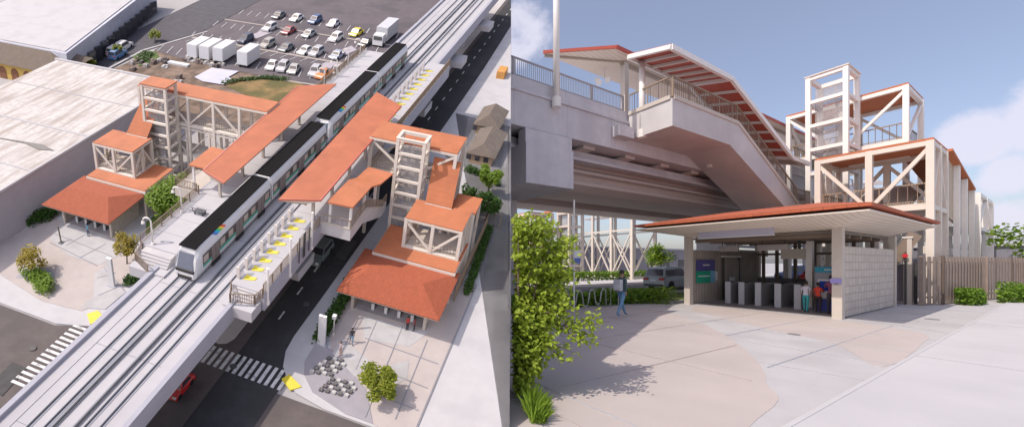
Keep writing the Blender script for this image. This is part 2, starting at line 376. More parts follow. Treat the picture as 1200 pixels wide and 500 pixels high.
def gable_canopy(space, label, tip0, out0, out1, tip1, zt, keel_y, zk, posts, w, group='platform canopies', kin=.3):
    """long platform roof: flat red top, boarded underside folded to a keel over the posts"""
    t = T('platform_canopy', label, 'canopy', space, ((tip0[0]+tip1[0])/2, keel_y, zk-3), group)
    f0 = (keel_y-tip0[1])/(out0[1]-tip0[1]); k0 = tip0[0]+(out0[0]-tip0[0])*f0+.0; f1 = (keel_y-tip1[1])/(out1[1]-tip1[1]); k1 = tip1[0]+(out1[0]-tip1[0])*f1
    top = [(tip0[0], tip0[1], zt), (out0[0], out0[1], zt), (out1[0], out1[1], zt), (tip1[0], tip1[1], zt)]
    MB().slab(top, .10).build('roof', roofred, t, space)
    k = MB(); up = [(x, y, zt-.104) for x, y, z in top]; lo = [(x, y, zt-.16) for x, y, z in top]
    kk = [(k0+kin, keel_y, zk), (k1-.3, keel_y, zk)]
    k.v = up+lo+kk
    k.f = [(0, 1, 2, 3), (0, 4, 5, 1), (2, 6, 7, 3), (0, 3, 7, 4), (1, 5, 6, 2), (4, 7, 9, 8), (5, 8, 9, 6), (4, 8, 5), (6, 9, 7)]
    k.build('underside', soffit, t, space)
    b = MB().beam((*kk[0][:2], zk-.06), (*kk[1][:2], zk-.06), .18, .18); b.beam(kk[0], (tip0[0]+.1, tip0[1], zt-.22), .12, .10)
    b.build('keel_beam', mat('bronze_beam', (.34, .27, .21), .5, .1, 1), t, space)
    g = MB().beam((*out0, zt-.06), (*out1, zt-.06), .16, .20); g.beam((*out0, zt-.06), (*tip0, zt-.06), .10, .17)
    g.build('fascia', redpaint, t, space)
    for x in posts:
        p = MB().box(x-w/2, x+w/2, keel_y-w/2, keel_y+w/2, posts_base(zk), zk-.02)
        p.build('post', concrete2, t, space)
    return t
PLAT_Z = {'z': 9.6}
def posts_base(zk): return PLAT_Z['z']
def railing(space, label, pts, z, h=1.1, m=None, group='platform railings', post=2.0, slat=.22, name='railing', mesh=False, slope=None):
    m = m or browns
    x, y = pts[0]; t = T(name, label, 'railing', space, (x, y, z), group)
    ps = MB(); rl = MB(); sl_ = MB()
    for i in range(len(pts)-1):
        p, q = pts[i], pts[i+1]; L = math.dist(p, q)
        za = z if slope is None else slope[i]; zb = z if slope is None else slope[i+1]
        rl.beam((*p, za+h), (*q, zb+h), .07, .06); rl.beam((*p, za+.12), (*q, zb+.12), .05, .05)
        n = max(1, round(L/post))
        for k in range(n+1):
            u = k/n; X, Y, Z = p[0]+(q[0]-p[0])*u, p[1]+(q[1]-p[1])*u, za+(zb-za)*u
            ps.beam((X, Y, Z), (X, Y, Z+h), .10, .10)
        n = max(1, round(L/slat))
        for k in range(n):
            u = (k+.5)/n; X, Y, Z = p[0]+(q[0]-p[0])*u, p[1]+(q[1]-p[1])*u, za+(zb-za)*u
            sl_.beam((X, Y, Z+.12), (X, Y, Z+h-.04), .045 if not mesh else .02, .045 if not mesh else .02)
    rl.build('top_rail', m, t, space); ps.build('rail_posts', m, t, space); sl_.build('infill', m, t, space)
    return t
def crown(rx, ry, rz, n, leaf, seed, clumps=9, at=(0, 0, 0), leafy=False, low=.0):
    """foliage: leaf faces in clumps spread through the crown's volume, gaps between them"""
    rnd = random.Random(seed); b = MB(); cs = []
    for _ in range(clumps):
        while True:
            p = [rnd.uniform(-1, 1) for _ in range(3)]
            if sum(c*c for c in p) < 1 and p[2] > -.75+low: break
        q = [c*(.78) for c in p]; cs.append((q[0]*rx, q[1]*ry, q[2]*rz, rnd.uniform(.28, .48)))
    for i in range(n):
        cx, cy, cz, cr = rnd.choice(cs)
        d = Vector((rnd.gauss(0, 1), rnd.gauss(0, 1), rnd.gauss(0, 1))).normalized()*(rnd.random()**.45)*cr
        p = Vector((cx+d.x*rx, cy+d.y*ry, cz+d.z*rz))+Vector(at)
        a = Vector((rnd.gauss(0, 1), rnd.gauss(0, 1), rnd.gauss(0, .6))).normalized(); nn = Vector((rnd.gauss(0, .6), rnd.gauss(0, .6), 1)).normalized()
        c = a.cross(nn).normalized(); s = leaf*rnd.uniform(.7, 1.3)
        if leafy:
            f = nn.cross(c)*0+nn*s*.12
            b.add([p, p+a*s*.35+c*s*.32+f, p+a*s*.75+c*s*.25+f, p+a*s*1.1, p+a*s*.75-c*s*.25+f, p+a*s*.35-c*s*.32+f, p+a*s*.55], [(0, 1, 6), (1, 2, 6), (2, 3, 6), (3, 4, 6), (4, 5, 6), (5, 0, 6)])
        else:
            b.add([p-a*s*.5, p+c*s*.42, p+a*s*.5, p-c*s*.42], [(0, 1, 2, 3)])
    b.v = [tuple(v) for v in b.v]
    return b, cs
greenA = leafmat('fresh_green_leaves', (.14, .25, .02), (.27, .39, .045))
hedgeG = leafmat('hedge_leaves', (.12, .24, .03), (.25, .38, .05))
greenB = leafmat('deep_green_leaves', (.040, .10, .018), (.085, .17, .03))
greenC = leafmat('yellow_green_leaves', (.17, .24, .02), (.34, .36, .04))
goldC = leafmat('golden_leaves', (.30, .24, .03), (.44, .36, .06))
def tree(space, label, at, h, rx, rz, n, leaf, seed, lm, trunk=.12, group=None, leafy=False, name='broadleaf_tree', clumps=11, ry=None):
    x, y, z = at; t = T(name, label, 'tree', space, at, group); ry = ry or rx
    cz = z+h-rz
    b, cs = crown(rx, ry, rz, n, leaf, seed, clumps, (x, y, cz), leafy)
    k = MB().tube([(x, y, z-.1), (x+.05*rx, y-.04*rx, z+h*.3), (x-.03*rx, y+.03*rx, cz)], trunk, 7, trunk*.55)
    for cx, cy, c3, r in cs[:8]: k.tube([(x, y, z+(cz-z)*.7), (x+cx*.5, y+cy*.5, cz+c3*.4-rz*.1), (x+cx*.95, y+cy*.95, cz+c3)], trunk*.4, 5, trunk*.08)
    k.build('trunk', bark, t, space, smooth=True); b.build('crown', lm, t, space, uvmode='leaf')
    return t
def hedge(space, label, pts, w, h, n, leaf, seed, lm, z=0, group='hedges', cat='hedge'):
    """hedge along a polyline of ground points"""
    rnd = random.Random(seed); b = MB(); segs = [math.dist(pts[i], pts[i+1]) for i in range(len(pts)-1)]; tot = sum(segs)
    for _ in range(n):
        d = rnd.random()*tot; i = 0
        while i < len(segs)-1 and d > segs[i]: d -= segs[i]; i += 1
        u = d/segs[i]; x = pts[i][0]+(pts[i+1][0]-pts[i][0])*u; y = pts[i][1]+(pts[i+1][1]-pts[i][1])*u
        g = .75+.25*math.sin(x*3.1+seed)*math.cos(y*2.7+seed*2)
        x += rnd.uniform(-.5, .5)*w*g; y += rnd.uniform(-.5, .5)*w*g; zz = z+h*g*(rnd.random()**.6)
        p = Vector((x, y, zz)); a = Vector((rnd.gauss(0, 1), rnd.gauss(0, 1), rnd.gauss(0, .7))).normalized(); nn = Vector((rnd.gauss(0, .7), rnd.gauss(0, .7), 1)).normalized()
        c = a.cross(nn).normalized(); s = leaf*rnd.uniform(.7, 1.3)
        b.add([p-a*s*.5, p+c*s*.42, p+a*s*.5, p-c*s*.42], [(0, 1, 2, 3)])
    b.v = [tuple(v) for v in b.v]
    x, y = pts[0]; t = T('hedge', label, cat, space, (x, y, z), group)
    k = MB()
    for i in range(len(pts)-1):
        q = max(1, int(segs[i]/.9))
        for j in range(q):
            u = (j+.5)/q; x = pts[i][0]+(pts[i+1][0]-pts[i][0])*u; y = pts[i][1]+(pts[i+1][1]-pts[i][1])*u
            for a in (-.22, .2): k.tube([(x+a*w*.3, y, z-.05), (x+a*w, y+a*w*.5, z+h*.7)], .03*h+.01, 5, .01)
    k.build('stems', bark, t, space); b.build('foliage', lm, t, space, uvmode='leaf')
    return t
CARP = {}
def car(space, label, x, y, z, ang, col, kind='sedan', L=4.6, W=1.85, group=None, name='parked_car', near=False, cat='car'):
    """car with its nose along ang (degrees)"""
    t = T(name, label, cat, space, (x, y, z), group); a = R(ang); h = L/2
    H = {'sedan': 1.45, 'suv': 1.72, 'van': 1.9, 'pickup': 1.75}[kind]
    paintm = mat('car_paint_%02d_%02d_%02d' % tuple(int(c*99) for c in col), col, .28, .03, 1, spec=.7)
    belt = H*.56
    lower = [(-h, .30), (-h+.02, belt*.80), (-h+.10, belt), (h*.42, belt+.02), (h*.88, belt-.10), (h*.985, belt*.72), (h, .34), (h-.12, .22), (-h+.12, .22)]
    # wheel arches cut into the side outline
    def arches(pts):
        out = pts[:-1]
        for cx in (h*.62, -h*.60):
            out += [(cx+.40, .22)]+[(cx+.40*math.cos(R(q)), .28+.38*math.sin(R(q))) for q in range(10, 180, 28)]+[(cx-.40, .22)]
        return out+[pts[-1]]
    b = MB().prof(arches(lower), -W/2, W/2, .06, belt*.9)
    if kind == 'sedan': gl = [(-h*.80, belt), (-h*.50, H-.04), (-h*.1, H), (h*.12, H-.03), (h*.46, belt+.02)]
    elif kind == 'pickup': gl = [(-h*.12, belt), (-h*.08, H-.03), (h*.1, H), (h*.22, H-.04), (h*.46, belt+.02)]
    else: gl = [(-h*.97, belt), (-h*.86, H-.10), (-h*.60, H), (h*.10, H-.02), (h*.46, belt+.02)]
    gi = .17
    b2 = MB(); n = len(gl)
    def gy(z): return W/2-.06-(gi*(z-belt)/(H-belt))
    b2.v = [(x_, -gy(z_), z_) for x_, z_ in gl]+[(x_, gy(z_), z_) for x_, z_ in gl]
    b2.f = [tuple(range(n-1, -1, -1)), tuple(range(n, 2*n))]+[(i, (i+1) % n, n+(i+1) % n, n+i) for i in range(n)]
    b.add(b2.v, b2.f)
    if kind == 'pickup': pass
    b.move(a, (x, y, z)); body = b.build('body', paintm, t, space, bevel=.03 if near else 0)
    # side glass, windscreen and rear glass, a little proud of the cabin
    for s in (-1, 1):
        g = MB(); q = [(gl[0][0]+.22, belt+.06), (gl[1][0]+.12, gl[1][1]-.12), (gl[-2][0]-.05, gl[-2][1]-.11), (gl[-1][0]-.25, belt+.06)]
        v0 = [(x_, s*(gy(z_)-.02), z_) for x_, z_ in q]; v1 = [(x_, s*(gy(z_)+.012), z_) for x_, z_ in q]
        g.add(v0+v1, [(0, 1, 2, 3), (4, 5, 6, 7), (0, 4, 5, 1), (1, 5, 6, 2), (2, 6, 7, 3), (3, 7, 4, 0)])
        g.move(a, (x, y, z)); sg = g.build('side_window', tint, t, space)
        pz = MB(); mx = (gl[1][0]+gl[-1][0])/2
        v = gy((belt+H)/2)
        pz.add([(mx-.05, s*(gy(belt)+.0), belt+.04), (mx+.05, s*gy(belt), belt+.04), (mx+.05, s*(gy(H-.1)+.02), H-.1), (mx-.05, s*(gy(H-.1)+.02), H-.1),
                (mx-.05, s*(gy(belt)+.02), belt+.04), (mx+.05, s*(gy(belt)+.02), belt+.04), (mx+.05, s*(gy(H-.1)+.04), H-.1), (mx-.05, s*(gy(H-.1)+.04), H-.1)],
               [(0, 1, 2, 3), (4, 5, 6, 7), (0, 4, 5, 1), (1, 5, 6, 2), (2, 6, 7, 3), (3, 7, 4, 0)])
        pz.move(a, (x, y, z)).build('pillar', paintm, sg, space)
    for nm, i, j in (('windscreen', -1, -2), ('rear_window', 0, 1)):
        p, q = gl[i], gl[j]; e = .012 if i else -.012
        lerp = lambda u: (p[0]+(q[0]-p[0])*u, p[1]+(q[1]-p[1])*u)
        l0, l1 = lerp(.12), lerp(.86); g = MB()
        v0 = [(l0[0]-e, -gy(l0[1])+.10, l0[1]), (l0[0]-e, gy(l0[1])-.10, l0[1]), (l1[0]-e, gy(l1[1])-.10, l1[1]), (l1[0]-e, -gy(l1[1])+.10, l1[1])]
        if i: v0 = [(c[0]+.024, c[1], c[2]+.01) for c in v0]
        v1 = [(c[0]-(-.03 if i == 0 else .03), c[1], c[2]-.02) for c in v0]
        if i == 0: v0 = [(c[0]-.03, c[1], c[2]+.01) for c in v0]
        g.add(v0+v1, [(0, 1, 2, 3), (4, 5, 6, 7), (0, 4, 5, 1), (1, 5, 6, 2), (2, 6, 7, 3), (3, 7, 4, 0)])
        g.move(a, (x, y, z)).build(nm, tint, t, space)
    if kind == 'pickup':
        MB().box(-h+.15, -h*.16, -W/2+.16, W/2-.16, belt-.02, belt+.015).move(a, (x, y, z)).build('load_bed', darkm, t, space)
    for cx in (h*.62, -h*.60):
        for s in (-1, 1):
            k = MB().tube([(cx, s*(W/2-.24), .33), (cx, s*(W/2-.005), .33)], .33, 18 if near else 12); k.move(a, (x, y, z)); wl = k.build('wheel', dark, t, space, smooth=False)
            MB().tube([(cx, s*(W/2-.03), .33), (cx, s*(W/2+.01), .33)], .20, 12).move(a, (x, y, z)).build('rim', mat('alloy_rim', (.5, .5, .52), .3, .05, 1, metal=.8), wl, space)
    for s in (-1, 1):
        MB().box(h-.20, h+.01, s*W*.36-.20, s*W*.36+.20, belt*.66, belt*.82).move(a, (x, y, z)).build('headlight', mat('lamp_glass', (.75, .76, .80), .1, .02, 1), t, space)
        MB().box(-h-.012, -h+.15, s*W*.36-.22, s*W*.36+.22, belt*.74, belt*.93).move(a, (x, y, z)).build('tail_light', mat('red_lamp_glass', (.45, .02, .02), .2, .05, 1), t, space)
    if near:
        MB().box(-h-.02, h+.02, -W/2+.1, W/2-.1, .26, .42).move(a, (x, y, z)).build('bumper', darkm, t, space)
        MB().box(-h-.03, -h+.0, -.27, .27, .62, .76).move(a, (x, y, z)).build('number_plate', whitep, t, space)
        for s in (-1, 1): MB().box(h*.30, h*.38, s*(W/2+.02)-.08, s*(W/2+.02)+.08, belt+.0, belt+.16).move(a, (x, y, z)).build('wing_mirror', paintm, t, space)
    return t
def lamp_post(space, label, at, h, hook=1.0, ang=0, m=None, group='lamp posts', w=.07, name='lamp_post'):
    x, y, z = at; t = T(name, label, 'lamp post', space, at, group); c, s = math.cos(R(ang)), math.sin(R(ang)); m = m or steelw
    pts = [(x, y, z), (x, y, z+h-hook*.5)]
    if hook:
        for q in range(15, 181, 33): pts.append((x+c*hook*.5*(1-math.cos(R(q))), y+s*hook*.5*(1-math.cos(R(q))), z+h-hook*.5+hook*.5*math.sin(R(q))))
    MB().tube(pts, w, 8).build('pole', m, t, space, smooth=True)
    MB().tube([(x, y, z), (x, y, z+.25)], w*2, 8).build('base', m, t, space)
    if hook: MB().tube([(x+c*hook, y+s*hook, z+h-hook*.55), (x+c*hook, y+s*hook, z+h-hook*.85)], w*1.6, 8, w*2.4).build('lamp_head', m, t, space)
    return t
def person(space, label, at, h, ang, shirt, trousers, hair, stride=0., arms=(.1, -.1), skin=(.30, .17, .11), group=None, bare_arms=True, seedpose=None, raise_arm=None, shoes=(.10, .09, .09), long_hair=False, unit=1.0):
    """one continuous body grown with the Skin modifier, facing ang; clothing colours by band"""
    x, y, z = at; t = T('person', label, 'person', space, at, group); a = R(ang); u = h/1.75
    J = {}; E = []
    def j(n, p, r): J[n] = (Vector(p), r)
    j('pel', (0, 0, .95), .125); j('wst', (0, 0, 1.10), .115); j('chest', (.01, 0, 1.30), .135); j('neckb', (.0, 0, 1.46), .07); j('neck', (.015, 0, 1.53), .052)
    j('head', (.03, 0, 1.62), .085); j('crown', (.02, 0, 1.69), .075)
    E += [('pel', 'wst'), ('wst', 'chest'), ('chest', 'neckb'), ('neckb', 'neck'), ('neck', 'head'), ('head', 'crown')]
    for s, sd, st, am in ((1, 'l', stride, arms[0]), (-1, 'r', -stride, arms[1])):
        j('sh'+sd, (0, s*.17, 1.42), .062)
        if raise_arm and sd == raise_arm:
            j('el'+sd, (.20, s*.20, 1.20), .042); j('wr'+sd, (.42, s*.16, 1.28), .030); j('ha'+sd, (.50, s*.15, 1.31), .032)
        else:
            j('el'+sd, (math.sin(am)*.27, s*.22, 1.42-.27*math.cos(am)), .042); j('wr'+sd, (math.sin(am)*.27+math.sin(am+.35)*.24, s*.235, 1.42-.27*math.cos(am)-.24*math.cos(am+.35)), .030)
            j('ha'+sd, (math.sin(am)*.27+math.sin(am+.4)*.32, s*.23, 1.42-.27*math.cos(am)-.32*math.cos(am+.4)), .034)
        E += [('chest', 'sh'+sd), ('sh'+sd, 'el'+sd), ('el'+sd, 'wr'+sd), ('wr'+sd, 'ha'+sd)]
        kb = .18 if st < 0 else .03
        hx = math.sin(st)*.44; kz = .92-.44*math.cos(st)
        ax = hx+math.sin(st-kb)*.42; az = kz-.42*math.cos(st-kb)
        j('hip'+sd, (0, s*.09, .90), .095); j('kn'+sd, (hx, s*.10, kz), .060); j('an'+sd, (ax, s*.10, max(.08, az)), .042); j('to'+sd, (ax+.17, s*.115, max(.04, az-.055)), .034)
        E += [('pel', 'hip'+sd), ('hip'+sd, 'kn'+sd), ('kn'+sd, 'an'+sd), ('an'+sd, 'to'+sd)]
    names = list(J); me = bpy.data.meshes.new('skeleton'); me.from_pydata([J[n][0] for n in names], [(names.index(p), names.index(q)) for p, q in E], [])
    ob = bpy.data.objects.new('skeleton', me); COL.objects.link(ob)
    ob.modifiers.new('s', 'SKIN'); sv = me.skin_vertices[0].data
    for i, n in enumerate(names):
        r = J[n][1]; sv[i].radius = (r, r) if n not in ('chest', 'wst', 'pel') else (r*1.15, r*.85); sv[i].use_root = (n == 'pel')
    md = ob.modifiers.new('d', 'SUBSURF'); md.levels = 2; md.render_levels = 2
    dg = bpy.context.evaluated_depsgraph_get(); em = bpy.data.meshes.new_from_object(ob.evaluated_get(dg))
    bpy.data.objects.remove(ob, do_unlink=True)
    b = MB(); loc = [v.co.copy() for v in em.vertices]; b.v = [tuple(v*u) for v in loc]; b.f = [tuple(p.vertices) for p in em.polygons]; b.move(a, (x, y, z))
    body = b.build('body', mat('skin_%02d' % int(skin[0]*99), skin, .6, .05, 3), t, space, smooth=True)
    for i, c in enumerate((shirt, trousers, shoes)): body.data.materials.append(mat('cloth_%02d_%02d_%02d' % tuple(int(q*99) for q in c), c, .85, .12, 6))
    for p in body.data.polygons:
        c = sum((loc[v] for v in p.vertices), Vector())/len(p.vertices)
        if c.z > 1.50: k = 0
        elif c.z > .97 and abs(c.y) < .19+.02: k = 1
        elif c.z > .97: k = 1 if (not bare_arms and c.z > .98) or c.z > 1.27 else 0
        elif abs(c.y) > .205: k = 0
        elif c.z > .10: k = 2
        else: k = 3
        p.material_index = k
    # face: nose, eyes, mouth, ears as small relief under the body
    f = MB(); f.add([(.115, -.012, 1.605), (.115, .012, 1.605), (.135, 0, 1.600), (.108, 0, 1.64)], [(0, 1, 2), (0, 2, 3), (1, 3, 2), (0, 3, 1)])
    for s in (-1, 1): f.box(.02, .045, s*.088-.008, s*.088+.008, 1.595, 1.645)
    f.move(0, k=u).move(a, (x, y, z)).build('face_relief', body.data.materials[0], t, space)
    e = MB()
    for s in (-1, 1): e.box(.100, .112, s*.032-.010, s*.032+.010, 1.632, 1.642)
    e.box(.104, .113, -.02, .02, 1.575, 1.581)
    e.move(0, k=u).move(a, (x, y, z)).build('eyes_and_mouth', darkm, t, space)
    hb = MB(); n = 12; rows = 6
    for i in range(rows+1):
        ph = (i/rows)*(1.75 if not long_hair else 2.1)
        for q in range(n):
            th = q*2*math.pi/n; cut = 1 if math.cos(th) < .45 or ph < .95 else .82
            hb.v.append(((.012+.105*math.sin(ph)*math.cos(th)*cut)*u, .098*math.sin(ph)*math.sin(th)*u, (1.655+.118*math.cos(ph)-(0 if cut == 1 else 0))*u))
    for i in range(rows):
        for q in range(n): hb.f.append((i*n+q, i*n+(q+1) % n, (i+1)*n+(q+1) % n, (i+1)*n+q))
    hb.move(a, (x, y, z)).build('hair', mat('hair_%02d' % int(hair[0]*99), hair, .7, .2, 8), t, space, smooth=True)
    return t
# ================================================================== THE STEEP BANK (left)
def edge_y(x, z=0, m=.25): return .18615*x-8.994+.173*z+m      # the bank is cut off straight here
def clipR(pts):
    """keep an outline on the bank's side of its cut edge"""
    out = []; n = len(pts); g = lambda p: p[1]-edge_y(p[0])
    for i in range(n):
        p, q = pts[i], pts[(i+1) % n]; a, b = g(p), g(q)
        if a >= 0: out.append(p)
        if (a >= 0) != (b >= 0):
            u = a/(a-b); out.append((p[0]+(q[0]-p[0])*u, p[1]+(q[1]-p[1])*u))
    return out
def build_bank():
    # solid bank: sloping top, upright sides down to the plaza
    pts = clipR([(20, -10), (240, 20), (232, 60), (170, 215), (60, 215), (20, 90)])
    P = HILL(np.array([(x, y, -.05) for x, y in pts])); n = len(pts)
    b = MB(); b.v = [tuple(p) for p in P]+[(p[0], p[1], min(-.3, p[2]-.5)) for p in P]
    b.f = [tuple(range(n)), tuple(range(2*n-1, n-1, -1))]+[(i, n+i, n+(i+1) % n, (i+1) % n) for i in range(n)]
    b.build('hillside_terrain', mat('bank_ground', (.42, .40, .40), .9, .1, .3, .2), None, lambda p: np.asarray(p, float), kind='structure')
build_bank()
H_ = HILL
def hs(name, pts, lv, m, **k): return sheet(name, clipR(pts), .06*lv, m, HILL, .05, **k)
# road, cross street, footways, plazas
hs('main_road', [(18, 22), (240, 22), (240, 29.9), (52, 31.9), (52, 44), (18, 44)], 1, asphalt)
hs('side_road', [(18, 44), (46.3, 44), (45.4, 45.8), (44.5, 48), (44.6, 80), (18, 80)], 1, asphaltold)
hs('side_road_near', [(18, -10), (46, -10), (46.2, 22), (18, 22)], 1, asphaltold)
hs('worn_lane', [(25, 27.8), (120, 28.6), (235, 28.6), (235, 31.5), (49.5, 31.9), (49.5, 44), (25, 44)], 2, asphaltold)
R_curb = [(240, 23.4), (116, 23.4), (61, 23.8), (54.4, 23.9), (51.9, 23.7), (49.8, 23.0), (48.3, 21.8), (47.0, 20.3), (46.3, 17), (46.2, -8), (240, 20)]
def kerbed(name, pts, m, h=.18):
    return MB().prism(clipR(pts), 0, h).build(name, m, None, HILL, kind='structure')
kerbed('right_pavement', R_curb, pavw)
kerbed('right_walkway', [(46.2, 8.4), (46.2, -8), (240, 20), (240, 25), (120, 23), (118, 8.4)], pavw, .182)
L3 = .24
def top(name, pts, m, z=.24, **k): return MB().prism(clipR(pts), .10, z).build(name, m, None, HILL, kind='structure', **k)
top('right_plaza', [(64, 21.2), (57, 20.9), (54.3, 19.6), (50.5, 14.3), (46.5, 12.2), (46.5, 8.6), (72, 8.6), (72, 21.2)], pav)
top('planter_apron', [(54.6, 21.4), (51.3, 21.3), (49.6, 20.6), (47.8, 18.9), (46.6, 15), (46.6, 12.3), (50.5, 14.4), (54.2, 19.6)], mat('dark_paving', (.34, .32, .35), .9, .08, .7, .1), .242)
for i, p in enumerate(([(61.3, 11.2), (58.2, 12.4), (57.2, 17.0), (60.8, 18.6)], [(54.2, 13.8), (51.5, 14.4), (50.6, 12.8), (53.6, 11.2), (56.2, 11.8)], [(53.7, 19.2), (51.5, 15.9), (54.2, 15.2), (56.3, 19.2)])):
    top('plaza_grey_band', p, pavg, .27)
def hline(segs, z=.30, w=.09, name='paving_joints', m=joint, s=HILL):
    b = MB()
    for p, q in segs: b.beam((*p, z-.02), (*q, z-.02), w, .05)
    return b.build(name, m, None, s, kind='structure')
hline([((46.5, 8.5), (72, 8.5)), ((61, 14), (47, 13.2)), ((60, 11), (48, 10.6)), ((57, 9), (57.4, 17)), ((53.2, 9), (53.6, 13.6)), ((50, 9), (50.2, 14)), ((60.5, 16.8), (52.5, 16.2)), ((60, 18.8), (54, 18.4))])
# left plaza
kerbed('left_pavement', [(46.3, 43.8), (45.5, 45.7), (44.7, 48), (44.8, 80), (61, 80), (61, 64), (72, 64), (72, 42.9), (60, 42.9)], pavw)
top('left_plaza', [(47.6, 46.8), (51, 45), (58, 46), (61.3, 50), (61.3, 63), (50, 66), (47, 52)], pav)
top('plaza_grey_band', [(59.5, 49), (55.5, 50.5), (55.4, 55), (57.2, 59.6), (61.2, 61), (61.2, 54.5)], pavg, .27)
top('plaza_grey_band', [(49, 44.6), (52.6, 44.4), (55.6, 49.5), (54.0, 49.9), (50.2, 47.2), (48, 47.2)], pavg, .27)
hline([((59.5, 52.5), (55.6, 53.5)), ((61, 56), (57, 56.8)), ((57.6, 50), (58.5, 60)), ((55.2, 50.5), (56.6, 59)), ((52.6, 44.6), (55.3, 49.6)), ((50.6, 46.8), (53.2, 45.6)), ((53.2, 49), (55, 47.7))])
MB().prism(arc(49.8, 55.5, 2.3, -70, 110, 12), .1, .29).build('plaza_disc', mat('cool_grey_paving', (.36, .36, .40), .85, .05, .8, .1), None, HILL, kind='structure')  # half disc of darker, bluish grey paving
hs('grass_patch', [(62, 42.6), (58, 45.2), (62, 48.2), (66, 50.8), (76, 51), (76, 41)], 6, grassm)
# crossings and painted marks
def marks(name, rects, m=paint, z=.17, s=HILL, t=.03):
    b = MB()
    for r in rects: b.prism(r, z-t, z)
    return b.build(name, m, None, s, kind='structure')
marks('zebra_crossing', [[(46.6, y), (49.3, y), (49.3, y+.36), (46.6, y+.36)] for y in [31.9-.72*i for i in range(15)]])
marks('zebra_crossing_side', [[(45.5-.72*i, 43.4), (45.5-.72*i, 46.1), (45.15-.72*i, 46.1), (45.15-.72*i, 43.4)] for i in range(14)])
marks('centre_dashes', [[(56.2+4.9*i, 26.5), (57.7+4.9*i, 26.5), (57.7+4.9*i, 26.68), (56.2+4.9*i, 26.68)] for i in range(36)])
MB().prism([(55.6, 33), (50.6, 32.1), (49.9, 31.4), (49.8, 30.5), (50.2, 29.8), (51.2, 29.4), (235, 29.3), (235, 33.5)], .0, .22).build('median', mat('median_concrete', (.56, .53, .51), .85, .05, .7), None, HILL, kind='structure')
for nm, lab, p in (('yellow_pad', 'yellow tactile paving pad at the left kerb crossing', [(46.2, 44.5), (47.4, 45.9), (48.4, 45.2), (47.9, 44.0), (46.9, 43.9)]), ('yellow_pad', 'yellow tactile paving pad at the right kerb corner', [(48.9, 21.9), (48.0, 22.3), (47.0, 20.9), (47.9, 20.1)])):
    b = MB().prism(p, .16, .29).build(nm, yellow, None, HILL); b['label'] = lab; b['category'] = 'tactile paving'
for i, (x, y) in enumerate(((60, 24.9), (83, 28.4), (47.5, 27.5), (40.5, 47.5), (99, 25.1))):
    MB().prism(arc(x, y, .38, 0, 340, 17), .10, .19).build('manhole_cover', mat('iron_cover', (.085, .08, .08), .7, .2, 4), None, HILL, kind='structure')
marks('asphalt_patches', [[(70, 24.2), (74.5, 24.2), (74.5, 25.6), (70, 25.6)], [(34, 45.5), (38, 46), (38, 48), (34, 47.6)], [(88, 27.2), (96, 27.2), (96, 28.3), (88, 28.3)]], mat('patch_asphalt', (.075, .072, .072), .9, .2, 1), z=.135)
marks('oil_stains', [[(125.2+k*.0, 41.5+2.35*k), (126.8, 41.4+2.35*k), (127.0, 42.0+2.35*k), (125.6, 42.3+2.35*k)] for k in (3, 8, 9, 11, 12, 14)]+[[(136, 43+2.3*k), (137.6, 43.1+2.3*k), (137.3, 43.8+2.3*k)] for k in (1, 5, 9, 11, 13, 15)], mat('oil_stained_asphalt', (.085, .072, .078), .8, .2, 1), z=.17)
# ---- far quarter: yard, car park, side street
hs('yard_ground', [(96, 41), (124, 41), (124, 88.5), (100, 91), (96, 66)], 1, dirtm)
hs('parking_lot', [(120.5, 40.5), (230, 40.5), (215, 92), (146, 88.5), (124, 88.8), (121.5, 78)], 2, lotasph)
hs('far_street', [(96, 90.8), (124, 91), (140, 86), (215, 86), (205, 100), (97, 100)], 3, mat('blue_grey_asphalt', (.075, .07, .085), .85, .2, .6, .1))
hs('far_kerb', [(99, 90.2), (123, 90.4), (140, 84.8), (140, 85.3), (123, 91.0), (99, 90.8)], 4, pavg)
hs('grass_oval', [(111, 60), (113, 65), (118.7, 64.5), (120.5, 60), (121.3, 54), (119, 50.5), (114, 50), (110, 54)], 3, mat('dry_grass', (.27, .18, .075), .95, .3, .6, .3, kind='stains', s2=.22, col2=(.13, .115, .04), t0=.42, t1=.6))
hs('grass_verge', [(114.6, 86), (120, 92), (123.5, 88), (119.5, 84)], 3, mat('verge_grass', (.10, .15, .04), .95, .4, .8, .3))
hs('flat_rooftop', [(114.1, 72.7), (120.0, 72.3), (120.8, 66.5), (117, 66.8), (116.6, 65.9), (113.2, 65.7), (112.9, 70.1)], 5, mat('grey_blue_sheet', (.50, .50, .62), .6, .1, .3))
stalls = []
def stall(x0, y0, x1, y1, w=.14): stalls.append([(x0, y0), (x1, y1), (x1, y1+w), (x0, y0+w)])
for i in range(21): stall(123.6, 87.6-2.35*i, 127.6, 88.6-2.35*i)
for i in range(21): stall(131.6, 85.6-2.3*i, 135.0, 84.8-2.3*i)
for i in range(20): stall(135.4, 86.5-2.3*i, 138.6, 87.3-2.3*i)
for i in range(20): stall(144.2, 86.0-2.35*i, 147.8, 86.6-2.35*i)
for i in range(18): stall(155, 85.0-2.35*i, 158.8, 85.6-2.35*i)
marks('parking_bay_lines', stalls, z=.21)
marks('parking_aisle_kerbs', [[(134.4, 86), (135.2, 86), (134.5, 41), (133.7, 41)], [(120.0, 62), (120.6, 62), (121.6, 45), (121.0, 45)], [(149.5, 86), (150.1, 86), (149.8, 41), (149.2, 41)]], mat('kerb_tan', (.42, .37, .34), .9, .1, 1), z=.23)
